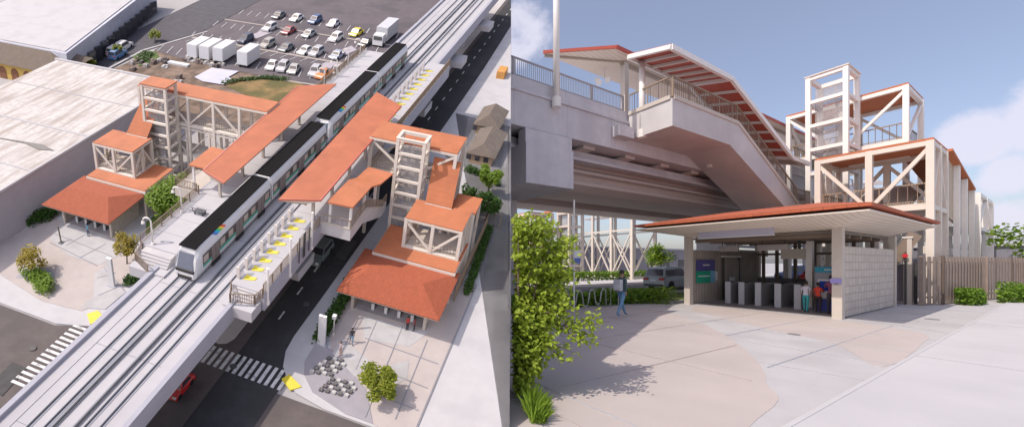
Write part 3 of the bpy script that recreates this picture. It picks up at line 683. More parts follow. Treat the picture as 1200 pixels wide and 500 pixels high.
marks('parking_islands', [[(140.4, 53.4), (145.4, 52.1), (143.3, 50.1), (137.8, 51.5)], [(127.8, 52.6), (132.9, 53.3), (134.6, 51.1), (129.3, 50.8)], [(141, 75), (147, 74), (146, 71.5), (140.5, 72.6)]], mat('island_mauve', (.44, .40, .44), .9, .1, 1), z=.24)

# ---- warehouse on the left with its flat weathered roof
whiteroof = mat('weathered_white_roof', (.61, .575, .55), .85, .16, 1.2, .3, kind='stains', s2=.5, stretch=(.25, 1.8, 1), col2=(.43, .375, .34), t0=.38, t1=.55, bw=6, bh=1.2, gap=.03)
t = T('warehouse', 'long white flat roofed warehouse behind the left station lobby', 'warehouse', HILL, (78, 76, 0))
MB().prism([(46, 64.3), (95.7, 64.3), (95.7, 90), (46, 90)], 0, 6.8).build('wall', mat('mauve_wall', (.42, .39, .42), .85, .06, .6), t, HILL)
MB().prism([(46, 64.5), (95.4, 64.5), (95.4, 89.6), (46, 89.6)], 6.8, 7.0).build('roof', whiteroof, t, HILL)
for nm, a in (('parapet', (46, 95.7, 64.2, 64.55)), ('parapet', (95.3, 95.75, 64.56, 90)), ('roof_joint', (72.5, 72.8, 64.6, 89.6)), ('roof_joint', (61, 61.25, 64.6, 89.6)), ('roof_joint', (84, 84.12, 64.6, 89.6))):
    MB().box(a[0], a[1], a[2], a[3], 6.9, 7.25 if nm == 'parapet' else 7.12).build(nm, pavw, t, HILL)
MB().prism([(67, 66), (67.7, 68.5), (67.2, 72), (66.4, 77), (66.9, 71), (66.3, 68)], 7.0, 7.10).build('roof_tear', darkm, t, HILL)
# far white block and the brown hip roof with yellow arches
t = T('white_block', 'white parapeted building at the far upper left behind the brown roof', 'building', HILL, (112, 108, 0))
MB().prism([(101, 92.3), (150, 91.3+14), (146, 130), (101, 126)], 0, 6).build('wall', mat('pale_block_wall', (.56, .57, .64), .85, .08, .6), t, HILL)
MB().prism([(101.5, 93), (149, 106), (145, 129), (101.5, 125)], 6, 6.2).build('roof', pavw, t, HILL)
for i in range(14): MB().box(103+3.2*i, 105+3.2*i, 92.4+.82*i, 92.9+.82*i, .4, 3.2).build('window', tint, t, HILL)
t = T('arched_shop', 'brown hip roofed building with yellow arches at the upper left corner', 'building', HILL, (100, 99, 0))
MB().box(97.6, 106, 92, 110, 0, 3.4).build('wall', mat('yellow_wall', (.62, .42, .10), .8, .08, 1), t, HILL)
k = MB(); k.v = [(96.6, 91, 3.4), (96.6, 112, 3.4), (107, 112, 3.4), (107, 91, 3.4), (101.8, 97, 6.2), (101.8, 108, 6.2)]; k.f = [(0, 4, 5, 1), (1, 5, 2), (2, 5, 4, 3), (3, 4, 0), (0, 1, 2, 3)]
k.build('roof', mat('brown_shingle', (.20, .155, .12), .9, .15, 1, .5, kind='bricks', bw=.8, bh=.5, col2=(.12, .09, .07)), t, HILL)
b = MB()
for i in range(5):
    y = 93.4+3.1*i; b.prof([(97.50, 0), (97.50, 0)][:0]+[(0, 0)], 0, 0) if False else None
    pts = [(y-.9, 0), (y-.9, 1.6)]+[(y-.9*math.cos(R(q)), 1.6+.9*math.sin(R(q))) for q in range(20, 180, 20)]+[(y+.9, 1.6), (y+.9, 0)]
    n = len(pts); b.add([(97.52, p[0], p[1]) for p in pts]+[(97.62, p[0], p[1]) for p in pts], [tuple(range(n)), tuple(range(2*n-1, n-1, -1))]+[(j, n+j, n+(j+1) % n, (j+1) % n) for j in range(n)])
b.build('arch_openings', mat('arch_brown', (.22, .09, .04), .8, .2, 1), t, HILL)
# houses on the right edge
def shingle_house(label, x0, x1, y0, y1, h, zr, col=(.22, .18, .15)):
    t = T('house', label, 'house', HILL, ((x0+x1)/2, (y0+y1)/2, 0), 'houses by the right hand walkway')
    MB().box(x0+.5, x1-.5, y0+.5, y1-.5, 0, h).build('wall', mat('tan_house_wall', (.42, .30, .20), .85, .1, 1), t, HILL)
    ym = (y0+y1)/2; k = MB(); k.v = [(x0, y0, h), (x0, y1, h), (x1, y1, h), (x1, y0, h), (x0+1.6, ym, zr), (x1-1.6, ym, zr)]
    k.f = [(0, 4, 1), (0, 3, 5, 4), (1, 4, 5, 2), (2, 5, 3), (0, 1, 2, 3)]
    k.build('roof', mat('grey_shingle', col, .9, .2, .8, .5, kind='bricks', bw=.9, bh=.5, col2=(.13, .10, .08)), t, HILL)
    for i in range(3): MB().box(x0+.42, x0+.5, y0+1+i*1.3, y0+1.7+i*1.3, .8, 1.9).build('window', tint, t, HILL)
shingle_house('brown shingle roofed house nearest the walkway on the right edge', 102.0, 112, 12.8, 17.2, 1.9, 3.3)
shingle_house('larger shingle roofed house behind at the right edge', 112.8, 121, 14.3, 18.6, 1.9, 3.5, (.25, .20, .17))
b = MB().box(140, 143.6, 18.7, 20.2, 0, 1.6).build('orange_kiosk', mat('kiosk_orange', (.62, .30, .08), .7, .1, 1), None, HILL); b['label'] = 'small orange roofed hut beside the far road at the right edge'; b['category'] = 'hut'

# ---- viaduct, tracks
t = T('viaduct', 'pale concrete railway viaduct running up the middle of the left scene', 'viaduct', HILL, (80, 31.8, 0))
MB().box(20, 180, 27.3, 36.4, 7.2, 8.5).build('deck', deckc, t, HILL)
MB().box(20, 180, 29.5, 34.2, 5.8, 7.2).build('girder', greycon, t, HILL)
for y0, y1 in ((26.85, 27.3), (36.4, 36.9)): MB().box(20, 180, y0, y1, 7.0, 8.95).build('parapet', greycon, t, HILL)
for y0, y1 in ((27.3, 28.45), (35.3, 36.4)): MB().box(20, 180, y0, y1, 8.5, 8.56).build('walkway', deckc, t, HILL)
b = MB()
for i in range(16): b.box(27+10*i, 27.06+10*i, 27.4, 36.3, 8.502, 8.52)
b.build('deck_joint', joint, t, HILL)
for x in (60, 84, 108, 132, 156):
    k = T('viaduct_pier', 'concrete pier with a wide crosshead carrying the viaduct, number %s from the crossing' % {60: 'one', 84: 'two', 108: 'three', 132: 'four', 156: 'five'}[x], 'pier', HILL, (x, 31.5, 0), 'piers under the viaduct')
    MB().box(x-1.2, x+1.2, 30.2, 33.2, 0, 4.6).build('column', deckc, k, HILL)
    MB().prof([(x-2, 4.6), (x-2.2, 5.8), (x+2.2, 5.8), (x+2, 4.6)], 25.1, 39).build('crosshead', deckc, k, HILL)
for ys, lab in (((34.0, 32.8), 'running rails of the track under the train'), ((30.05, 28.95), 'running rails of the empty right hand track')):
    k = T('railway_track', lab, 'railway track', HILL, (60, ys[0], 8.5), 'tracks on the viaduct')
    for y in ys:
        MB().box(20, 180, y-.045, y+.045, 8.56, 8.72).build('rail', chrome, k, HILL)
        MB().box(20, 180, y-.20, y+.20, 8.50, 8.565).build('rail_plinth', mat('plinth_grey', (.48, .48, .52), .8, .05, 1), k, HILL)
    yy = ys[1]-.62 if ys[1] > 31 else ys[0]+.62
    MB().box(20, 180, yy-.06, yy+.06, 8.60, 8.80).build('power_rail', chrome, k, HILL)
    MB().box(20, 180, yy+.10, yy+.32, 8.5, 8.6).build('cable_trough', mat('trough_grey', (.36, .37, .42), .8, .05, 1), k, HILL)
# ---- platforms
def platform(label, x0, x1, y0, y1, inner, seed):
    t = T('station_platform', label, 'platform', HILL, ((x0+x1)/2, (y0+y1)/2, 8), 'station platforms')
    MB().box(x0, x1, y0, y1, 8.6, 9.6).build('slab', deckc, t, HILL)
    oy = y0-.25 if inner > y0+1 else y1
    MB().box(x0, x1, oy, oy+.25, 7.6, 9.62).build('edge_wall', greycon, t, HILL)
    k = MB()
    for i in range(int((x1-x0)/3)):
        k.box(x0+3*i, x0+3*i+.05, y0+.1, y1-.1, 9.6, 9.612)
    k.build('slab_joints', joint, t, HILL)
    return t
platR = platform('right hand platform with yellow door pads', 48.6, 117, 24.75, 28.15, 28.15, 1)
platL = platform('left hand platform behind the train', 50.4, 118, 34.75, 39.9, 34.75, 2)
gate0 = None; words = ['first', 'second', 'third', 'fourth', 'fifth', 'sixth', 'seventh', 'eighth', 'ninth', 'tenth', 'eleventh', 'twelfth', 'thirteenth', 'fourteenth', 'fifteenth', 'sixteenth', 'seventeenth', 'eighteenth', 'nineteenth', 'twentieth']
gx = [49.6+1.66*i for i in range(8)]+[88.6+2.15*i for i in range(12)]
for i, x in enumerate(gx):
    if gate0 is None:
        gate0 = T('platform_gate', 'glass platform edge gate with a yellow pad, nearest the steps', 'platform gate', HILL, (x, 27.8, 9.6), 'platform edge gates')
        MB().box(x, x+.12, 27.7, 28.02, 9.6, 11.0).build('gate_post', mat('gate_cream', (.66, .60, .56), .5, .05, 1), gate0, HILL)
        MB().box(x+.18, x+1.0, 27.76, 27.82, 9.65, 11.1).build('glass_panel', mat('frosted_panel', (.62, .62, .70), .2, .05, 1, alpha=.45), gate0, HILL)
        MB().prism([(x+.15, 27.4), (x+.3, 26.7), (x+.5, 26.3), (x+.95, 26.25), (x+.85, 26.8), (x+1.05, 27.4)], 9.6, 9.66).build('yellow_pad', yellow, gate0, HILL)
    else: copy_thing(gate0, HILL, (x, 27.8, 9.6), 'glass platform edge gate with a yellow pad, %s from the near steps' % words[i])
railing(HILL, 'brown slatted railing along the outer edge of the right platform, near part', [(48.6, 24.6), (62.0, 24.6)], 9.6, 1.15, group='platform railings')
railing(HILL, 'brown slatted railing along the right platform beyond the footbridge', [(88, 24.6), (117, 24.6)], 9.6, 1.15, group='platform railings')
railing(HILL, 'brown slatted railing along the outer edge of the left platform, near part', [(50.4, 39.75), (62.0, 39.75)], 9.6, 1.15, group='platform railings')
railing(HILL, 'brown slatted railing along the left platform beyond the canopy', [(90, 39.75), (118, 39.75)], 9.6, 1.15, group='platform railings')
railing(HILL, 'brown railing round the foot of the right platform steps', [(48.6, 24.7), (47.4, 24.9), (46.6, 27.1), (48.3, 27.9)], 9.1, 1.1, group='platform railings')
railing(HILL, 'brown railing round the foot of the left platform steps', [(50.4, 39.6), (48.6, 39.2), (47.4, 36.9)], 8.7, 1.1, group='platform railings')
for (x0, y0, y1, lab) in ((46.5, 24.8, 27.9, 'short concrete steps at the near end of the right platform'), (47.6, 35.2, 39.4, 'short concrete steps at the near end of the left platform')):
    t = T('platform_steps', lab, 'steps', HILL, (x0, y0, 8), 'platform end steps')
    MB().box(x0, x0+2.1 if x0 < 47 else 50.4, y0, y1, 7.6, 8.75).build('landing', deckc, t, HILL)
    for i in range(4): MB().box(x0+1.0+.28*i, x0+2.1 if x0 < 47 else 50.4, y0+.3, y1-.3, 8.75+.2*i, 8.95+.2*i-.004).build('tread', concrete, t, HILL)
for (x, y, h, lab) in ((49.2, 24.45, 4.2, 'tall pale pole at the near end of the right platform railing'), (54.2, 24.45, 4.6, 'tall pale pole fixed outside the right platform fence, second from the steps'), (59.6, 24.45, 4.6, 'tall pale pole outside the right platform fence by the canopy')):
    k = T('platform_pole', lab, 'pole', HILL, (x, y, 8), 'poles outside the right platform')
    MB().tube([(x, y, 8), (x, y, 8+h)], .13, 8).build('pole', steelw, k, HILL); MB().tube([(x, y, 8), (x, y, 8.4)], .2, 8).build('base_collar', steelw, k, HILL)
for (x, y, lab) in ((50.9, 38.6, 'white lamp post with a bent arm at the near end of the left platform'), (57.6, 39.3, 'white lamp post by the left platform tree'), (98.6, 39.4, 'white hooked lamp post beside the end of the left canopy'), (103.5, 39.3, 'white hooked lamp post on the far left platform, second past the canopy'), (108.5, 39.3, 'white hooked lamp post on the far left platform, third past the canopy'), (114.1, 39.3, 'white hooked lamp post at the far end of the left platform')):
    lamp_post(HILL, lab, (x, y, 9.6), 3.2, .9, 100, w=.09)
b = T('handrail_frame', 'grey tubular double hoop on the right platform fence', 'hoop rail', HILL, (56.8, 24.2, 8.6))
for x in (56.2, 57.6): MB().tube([(x, 24.35, 8.4), (x, 24.35, 11.4), (x+1.1, 24.35, 11.4), (x+1.1, 24.35, 8.4)], .07, 6).build('hoop', darkm, b, HILL)
# bench and ticket cart on the left platform
b = T('wheeled_cart', 'small metal luggage cart standing on the left platform', 'cart', HILL, (58.2, 37.2, 9.6))
MB().box(57.8, 58.6, 36.7, 37.9, 10.0, 10.1).build('tray', chrome, b, HILL); MB().tube([(57.8, 36.7, 10.05), (57.5, 36.7, 10.7), (57.5, 37.9, 10.7), (57.8, 37.9, 10.05)], .05, 6).build('handle', darkm, b, HILL)
for x, y in ((58, 36.8), (58, 37.8), (58.5, 36.8), (58.5, 37.8)): MB().tube([(x, y, 9.75), (x, y+.08, 9.75)], .15, 8).build('wheel', darkm, b, HILL)
# canopies
PLAT_Z['z'] = 9.6
gable_canopy(HILL, 'long red canopy roof over the right platform', (58.9, 28.05), (60.7, 24.1), (88.1, 24.1), (91.2, 28.6), 13.6, 25.6, 12.9, (62.5, 68, 73.5, 79, 84.5), .3)
gable_canopy(HILL, 'long red canopy roof over the left platform', (59.4, 34.8), (60.9, 38.3), (88.3, 39.2), (91.6, 34.7), 13.6, 37.2, 12.9, (62.5, 68, 73.5, 79, 84.5), .3)
# ---- train
def carriage(label, x0, x1, nose, yc=33.15, W=2.55, z0=8.78, ztop=12.0):
    t = T('train_carriage', label, 'train carriage', HILL, ((x0+x1)/2, yc, z0), 'carriages of the train')
    h = W/2
    def ring(x, s=1, zb=z0, zt=ztop, lean=0): # one cross section
        return [(x, yc-h*.86*s, zb), (x, yc-h*s, zb+.5), (x+lean*.5, yc-h*s, zb+2.0), (x+lean, yc-h*.90*s, zt-.35), (x+lean, yc-h*.70*s, zt), (x+lean, yc+h*.70*s, zt), (x+lean, yc+h*.90*s, zt-.35), (x+lean*.5, yc+h*s, zb+2.0), (x, yc+h*s, zb+.5), (x, yc+h*.86*s, zb)]
    rings = ([ring(x0, .90, z0+.12, ztop-.35, .8), ring(x0+.28, .97, z0, ztop-.12, .95), ring(x0+1.3, 1, z0, ztop, .2)] if nose else [ring(x0)])+[ring(x1)]
    b = MB(); b.v = [p for r in rings for p in r]; n = 10
    for i in range(len(rings)-1):
        for j in range(n): b.f.append((i*n+j, i*n+(j+1) % n, (i+1)*n+(j+1) % n, (i+1)*n+j))
    b.f += [tuple(range(n-1, -1, -1)), tuple(range((len(rings)-1)*n, len(rings)*n))]
    b.build('body', whitep, t, HILL)
    xs = x0+(1.35 if nose else .15)
    MB().box(xs-(.62 if nose else 0), x1-.12, yc-h*.74, yc+h*.74, ztop+.002, ztop+.12).build('roof_panel', blackroof, t, HILL)
    for s in (-1, 1):
        y = yc+s*(h+.012); k = MB(); d = MB(); g = MB(); L = x1-xs; nb = 3; pit = L/nb
        k.box(xs+.1, x1-.2, min(y, y+s*.03), max(y, y+s*.03), z0+1.14, z0+2.20)
        k.build('window_band', mat('dark_window_band', (.12, .095, .085), .3, .2, .6), t, HILL)
        MB().box(xs+.1, x1-.2, min(y, y+s*.025), max(y, y+s*.025), z0+.80, z0+1.10).build('green_stripe', mat('sea_green_stripe', (.10, .42, .30), .5, .04, 1), t, HILL)
        for i in range(nb):
            c = xs+pit*(i+.5)
            p = MB().box(c-.78, c-.04, min(y, y+s*.06), max(y, y+s*.06), z0+.35, z0+2.18); p.box(c+.04, c+.78, min(y, y+s*.06), max(y, y+s*.06), z0+.35, z0+2.18)
            dd = p.build('door', mat('door_brown_grey', (.24, .20, .185), .4, .04, 1), t, HILL)
            w = MB().box(c-.64, c-.16, min(y, y+s*.075), max(y, y+s*.075), z0+.9, z0+2.05); w.box(c+.16, c+.64, min(y, y+s*.075), max(y, y+s*.075), z0+.9, z0+2.05)
            w.build('door_window', mat('painted_lit_window', (.50, .43, .37), .25, .2, .5), dd, HILL)  # lit look of the panes is put into the beige base colour, no emission
            u = -pit/2+.18
            while u < pit/2-.9:
                if abs(u+.45) > 1.25: MB().box(c+u, c+u+.95, min(y, y+s*.045), max(y, y+s*.045), z0+1.26, z0+2.03).build('window', mat('painted_lit_window', (.50, .43, .37), .25, .2, .5), t, HILL)
                u += 1.12
            MB().box(c-.85, c+.85, min(y, y+s*.09), max(y, y+s*.09), z0-.05, z0+.40).build('door_step', dark, t, HILL)
    if nose:
        # wrap-round windscreen and lower grille on the nose
        k = MB(); f = lambda u, yy: (x0+.02-.04+u*.78, yc+yy, z0+.12+1.0+u*1.75)
        v0 = [(x0+.20, yc-h*.72, z0+1.15), (x0+.20, yc+h*.72, z0+1.15), (x0+.76, yc+h*.66, ztop-.55), (x0+.76, yc-h*.66, ztop-.55)]
        v0 = [(a-.14, b_, c_) for a, b_, c_ in v0]; v1 = [(a+.12, b_, c_) for a, b_, c_ in v0]
        k.add(v0+v1, [(0, 1, 2, 3), (4, 5, 6, 7), (0, 4, 5, 1), (1, 5, 6, 2), (2, 6, 7, 3), (3, 7, 4, 0)]); k.build('windscreen', wind, t, HILL)
        MB().box(x0-.05, x0+.12, yc-h*.80, yc+h*.80, z0+.78, z0+1.10).build('windscreen_sill', dark, t, HILL)
        MB().box(x0-.10, x0+.1, yc-h*.60, yc+h*.60, z0+.12, z0+.40).build('coupler_grille', dark, t, HILL)
        for s in (-1, 1): MB().box(x0-.06, x0+.06, yc+s*h*.70-.12, yc+s*h*.70+.12, z0+.5, z0+.66).build('headlight', mat('lamp_glass', (.75, .76, .80), .1, .02, 1), t, HILL)
        # rainbow ribbon over the shoulder of the roof
        cols = ((.10, .20, .55), (.02, .45, .62), (.12, .55, .12), (.85, .62, .05), (.80, .10, .06))
        for i, c in enumerate(cols):
            q = MB(); xa = x0+3.9+.40*i
            q.add([(xa, yc-h*.73, ztop+.03), (xa+.40, yc-h*.73, ztop+.03), (xa+.9, yc-h*.935, ztop-.30), (xa+.5, yc-h*.935, ztop-.30),
                   (xa, yc-h*.73, ztop-.03), (xa+.40, yc-h*.73, ztop-.03), (xa+.9, yc-h*.90, ztop-.36), (xa+.5, yc-h*.90, ztop-.36)],
                  [(0, 1, 2, 3), (4, 5, 6, 7), (0, 4, 5, 1), (1, 5, 6, 2), (2, 6, 7, 3), (3, 7, 4, 0)])
            q.build('rainbow_stripe', mat('rainbow_%d' % i, c, .4, .02, 1), t, HILL)
    for xx in (x0+2.4, x1-2.4): MB().box(xx-1.3, xx+1.3, yc-.75, yc+.75, 8.72, z0+.02).build('bogie', dark, t, HILL)
    return t
carriage('leading train carriage with a white nose and rainbow stripe', 48.3, 64.9, True)
carriage('second train carriage, its far end under the canopy', 65.2, 81.4, False)
carriage('third train carriage with a white nose coupled behind the second', 82.3, 102.2, True)
carriage('rearmost train carriage at the far end of the platform', 102.5, 117, False)

# ---- station halves
def half(space, side, D):
    W_ = D['w']
    lobby(space, D['lab']+' entrance lobby with a hipped clay tile roof', *D['lobby'])
    truss(space, 'stair_pavilion', 'open steel box over the %s station stairs with an orange roof' % side, 'truss frame', *D['box'], 2, 2, W_, foot=0, roof=rooforange, group='stair pavilions')
    lift_tower(space, 'open pale steel elevator tower of the %s station' % side, *D['tower'], D['tn'], W_, m=D['m'], roof=D.get('troof', rooforange))
    truss(space, 'footbridge', 'two storey steel truss footbridge joining the %s tower to the platform' % side, 'footbridge', *D['bridge'], D['bnx'], D['bny'], W_, foot=0, roof=rooforange, m=D['m'], group='truss footbridges')
    if D.get('bridge2'):
        x0, x1, y0, y1, z0, z1 = D['bridge2']
        truss(space, 'lower_truss', 'lower storey of cross braced steel under the %s footbridge' % side, 'truss frame', x0, x1, y0, y1, z0, z1, D['bnx'], D['bny'], W_*.8, foot=0, m=D.get('m2', D['m']), group='lower footbridge trusses', rails=False, cross=D.get('cross', False), floor=not D.get('cross', False))
    t = T('stair_roof', 'sloping orange roof over the %s station stair flight' % side, 'roof', space, D['slope'][0], 'sloping stair roofs')
    MB().slab(D['slope'], .14).build('roof', rooforange, t, space)
    q = D['slope']; k = MB()
    for i, j in ((0, 1), (2, 3)): k.beam((q[i][0], q[i][1], q[i][2]-.2), (q[j][0], q[j][1], q[j][2]-.2), .14, .2)
    k.build('edge_beam', D['m'], t, space)
    k = MB(); a, b = q[0], q[1]; fz = D['dz']
    k.slab([(a[0], a[1], a[2]-fz), (b[0], b[1], b[2]-fz), (q[2][0], q[2][1], q[2][2]-fz), (q[3][0], q[3][1], q[3][2]-fz)], .35); k.build('stair_flight', concrete2, t, space)
    x0, x1, y0, y1, z = D['mid']
    t = T('concourse_roof', 'flat orange roof edged in white between the %s lobby and tower' % side, 'roof', space, (x0, y0, 0), 'flat concourse roofs')
    MB().box(x0, x1, y0, y1, z, z+.14).build('roof', rooforange, t, space)
    MB().box(x0-.08, x1+.08, y0-.08, y1+.08, z-.34, z-.004).build('fascia', D['m'], t, space)
    for x in (x0+.3, x1-.3):
        for y in (y0+.3, y1-.3): MB().box(x-.13, x+.13, y-.13, y+.13, 0, z-.34).build('post', D['m'], t, space)
RIGHT_HALF = dict(troof=steel, lab='right hand', w=.36, m=steel, lobby=(59.2, 68.2, 10, 21.2, 3.8, 5.5, 62.4, 12.8, 18.8, 61.5, 11.8, 20.0, 67.6, 3.3, 11.8),
    box=(69.3, 73.6, 10.8, 17.0, 4.95, 8.6), tower=(74.5, 76.5, 17.2, 20.3, 15.6), tn=9,
    bridge=(77.0, 81.6, 14.0, 24.3, 9.6, 13.8), bridge2=None, bnx=1, bny=2,
    slope=[(77.6, 16.6, 12.6), (77.6, 13.4, 12.6), (73.2, 12.9, 8.9), (73.2, 16.0, 8.9)], dz=2.9, mid=(66.9, 73.2, 10.4, 19.8, 4.6))
half(HILL, 'right hand', RIGHT_HALF)
LEFT_HALF = dict(lab='left hand', w=.36, m=steel, lobby=(59.0, 67.6, 51.2, 61.8, 3.8, 5.5, 62.2, 53.4, 59.6, 61.2, 52.8, 60.4, 67.0, 3.3, 52.8),
    box=(68.9, 73.2, 54.2, 60.4, 4.95, 8.6), tower=(75.0, 77.5, 52.5, 56.2, 15.6), tn=9,
    bridge=(77.8, 81.2, 38.9, 58.8, 9.6, 13.8), bridge2=(77.9, 81.1, 40.5, 58.6, 4.9, 9.0), bnx=1, bny=5,
    slope=[(78.2, 58.2, 12.6), (78.2, 55.2, 12.6), (73.0, 54.6, 8.9), (73.0, 58.0, 8.9)], dz=2.9, mid=(66.6, 73.4, 51.0, 60.4, 4.6))
half(HILL, 'left hand', LEFT_HALF)
t = T('annex_roof', 'low orange roof behind the right hand landing frame', 'roof', HILL, (74, 10.6, 0))
MB().box(73.9, 77.6, 10.3, 13.2, 8.3, 8.5).build('roof', rooforange, t, HILL)
for x in (74.1, 77.4):
    for y in (10.5, 13.0): MB().box(x-.14, x+.14, y-.14, y+.14, 0, 8.3).build('post', steel, t, HILL)
MB().box(74, 77.5, 10.4, 13.1, 4.6, 4.8).build('floor', concrete2, t, HILL)
# landing pod and stairs off the right platform
def pod(space, label, x0, x1, x2, x3, y0, y1, zf, zt, z2, roofs, w, thick=1.2):
    t = T('stair_landing', label, 'stair', space, (x0, y0, zf-thick))
    MB().prof([(x0, zf-thick), (x0, zf), (x1, zf), (x2, z2), (x3, z2), (x3, z2-thick*.8), (x2-.3, z2-thick*.8), (x1-.9, zf-thick)], y0, y1).build('stringer', concrete, t, space)
    r = MB()
    for (a, b) in (((x0+.05, y0+.06, zf), (x1, y0+.06, zf)), ((x1, y0+.06, zf), (x2, y0+.06, z2)), ((x2, y0+.06, z2), (x3, y0+.06, z2)), ((x0+.06, y0, zf), (x0+.06, y1, zf)), ((x1, y1-.06, zf), (x2, y1-.06, z2))):
        a = Vector(a); b = Vector(b); r.beam(a+Vector((0, 0, 1.1)), b+Vector((0, 0, 1.1)), .07, .07); r.beam(a+Vector((0, 0, .15)), b+Vector((0, 0, .15)), .05, .05)
        n = max(2, int((b-a).length/.16))
        for i in range(n+1):
            c = a.lerp(b, i/n); q = .05 if i % 9 == 0 else .022
            r.beam(c+Vector((0, 0, .1)), c+Vector((0, 0, 1.1)), q, q)
    r.build('railing', browns, t, space)
    b = MB().beam((x0+.1, y0+.02, zf+.08), (x1, y0+.02, zf+.08), .16, .20); b.beam((x0+.02, y0+.1, zf+.08), (x0+.02, y1, zf+.08), .16, .20); b.beam((x1, y0+.02, zf+.08), (x2, y0+.02, z2+.08), .16, .2)
    b.build('kerb', concrete2, t, space)
    return t
pod(HILL, 'landing pod stepping down from the right platform to the concourse', 62.2, 67.1, 73.4, 75, 21.1, 24.6, 9.9, 0, 6.6, None, .2, 1.4)
t = T('stepped_stair_roof', 'orange roof stepping down over the landing pod', 'roof', HILL, (62.2, 21.1, 9.9))
for q in ([(61.6, 23.7, 13), (61.8, 20.9, 13), (66.9, 20.6, 13), (67.2, 23.4, 13)], [(66.95, 20.6, 12.95), (67.25, 23.4, 12.95), (69.2, 23.2, 12.3), (69.0, 20.3, 12.3)], [(69.0, 20.3, 12.28), (69.2, 23.2, 12.28), (72.6, 23.0, 12.1), (72.4, 19.9, 12.1)]):
    MB().slab(q, .16).build('roof', rooforange, t, HILL)
for x, y, h in ((62.5, 23.6, 13), (62.5, 21.3, 13), (66.7, 21.3, 13), (70.5, 21.3, 12.2)): MB().box(x-.13, x+.13, y-.13, y+.13, 8.6 if x > 66 else 9.9, h-.2).build('post', steelw, t, HILL)
t = T('landing_shelter', 'small flat orange shelter roof beside the left platform', 'roof', HILL, (64.5, 40, 8))
MB().box(62.1, 67.2, 38.5, 41.0, 12.95, 13.1).build('roof', rooforange, t, HILL)
for x in (62.5, 66.8): MB().box(x-.12, x+.12, 40.5, 40.74, 8, 12.95).build('post', steelw, t, HILL)
MB().box(62.2, 67.1, 40.0, 43.2, 8.4, 9.6).build('landing_slab', concrete2, t, HILL)
railing(HILL, 'brown railing round the left platform landing', [(62.3, 40.2), (62.3, 43.1), (67, 43.1)], 9.6, 1.1, group='platform railings')
# passengers' things in the lobbies: gates
for c, s in ((61.6, 0), (61.4, 1)):
    for i in range(4):
        y = (13.2 if not s else 54.4)+1.5*i
        g = T('fare_gate', 'grey fare gate inside the %s lobby, %s from its tiled wall' % ('left hand' if s else 'right hand', words[i]), 'fare gate', HILL, (c+1, y, 0), 'fare gates in the small lobbies')
        MB().box(c+.6, c+2.2, y, y+.3, 0, 1.1).build('cabinet', chrome, g, HILL); MB().box(c+.55, c+.62, y-.02, y+.32, 0, 1.14).build('end_panel', whitep, g, HILL)
# dark floor of the lobbies and rear fences
MB().prism([(61.6, 11.9), (68, 11.9), (68, 20), (61.6, 20)], .1, .28).build('lobby_floor', mat('lobby_floor_grey', (.30, .28, .29), .7, .1, 1), None, HILL, kind='structure')
MB().prism([(61.3, 52.9), (67.5, 52.9), (67.5, 60.4), (61.3, 60.4)], .1, .28).build('lobby_floor_left', mat('lobby_floor_grey', (.30, .28, .29), .7, .1, 1), None, HILL, kind='structure')
railing(HILL, 'tall brown slatted fence beside the hedge at the right station', [(67.8, 10.1), (84, 10.1)], .2, 2.4, group='tall slatted fences', slat=.4)
railing(HILL, 'brown slatted fence panel across the far right walkway', [(86, 12.0), (85.6, 8.6)], .2, 2.2, group='tall slatted fences', slat=.3)
railing(HILL, 'tall brown slatted fence beside the left lobby', [(68, 51), (66.2, 47.4)], .2, 2.2, group='tall slatted fences', slat=.3)
# ---- planting on the bank
hedge(HILL, 'leafy green hedge strip between the road pavement and the right plaza', [(54.6, 21.3), (57, 21.2), (62.9, 21.4), (66, 21.9)], 1.5, 1.3, 2600, .30, 3, greenB, .2)
hedge(HILL, 'green hedge strip along the slatted fence at the right station', [(69.5, 9.1), (76, 9.4), (84.5, 9.7)], 1.1, 1.3, 2200, .30, 5, greenB, .2)
hedge(HILL, 'dark hedge along the far right garden edge', [(97, 11.2), (98.6, 13), (99.6, 16.2)], 1.3, 1.2, 900, .32, 6, greenB, .2)
hedge(HILL, 'rounded green hedge at the left edge of the left plaza', [(49.8, 56.5), (49.7, 54.4), (48.2, 52.4)], 2.2, 1.6, 2000, .28, 7, greenA, .2)
hedge(HILL, 'clipped green shrubs in the planter beside the viaduct', [(53.6, 45.0), (56.2, 44.6), (57.9, 45.1)], 1.6, 1.1, 1300, .28, 8, greenB, .25)
hedge(HILL, 'green shrubs at the left edge below the warehouse wall', [(58.6, 64.6), (60.8, 63.2), (62.5, 63.4)], 2.2, 1.7, 1500, .30, 9, greenB, .2)
hedge(HILL, 'bright shrubs below the left station tower', [(64.5, 46.2), (68, 47.2), (71, 48.2)], 2.2, 1.2, 1500, .30, 11, greenB, .2)
hedge(HILL, 'scrubby weeds along the round lawn in the yard', [(113.6, 65.8), (117, 63.6), (119.5, 60.5), (120.8, 56)], 1.6, .8, 900, .35, 12, greenB, .2)
hedge(HILL, 'scrub beside the far end of the parking area', [(117, 86.5), (119, 88), (121.5, 88.6)], 3, .7, 800, .35, 13, greenB, .2)
tree(HILL, 'bright green broadleaf tree between the left tower and the platform', (68.4, 47.4, 0), 7.0, 4.6, 3.3, 7500, .42, 21, greenA, .16, 'trees on the bank', clumps=22)
tree(HILL, 'yellow green tree at the bottom edge of the right plaza', (49.6, 13.0, 0), 4.2, 2.1, 1.5, 2600, .30, 22, greenC, .12, 'trees on the bank', clumps=14)
tree(HILL, 'golden leaved young tree at the left edge of the left plaza', (50.8, 56.4, 0), 4.6, 2.0, 1.9, 1100, .28, 23, goldC, .10, 'trees on the bank', clumps=10)
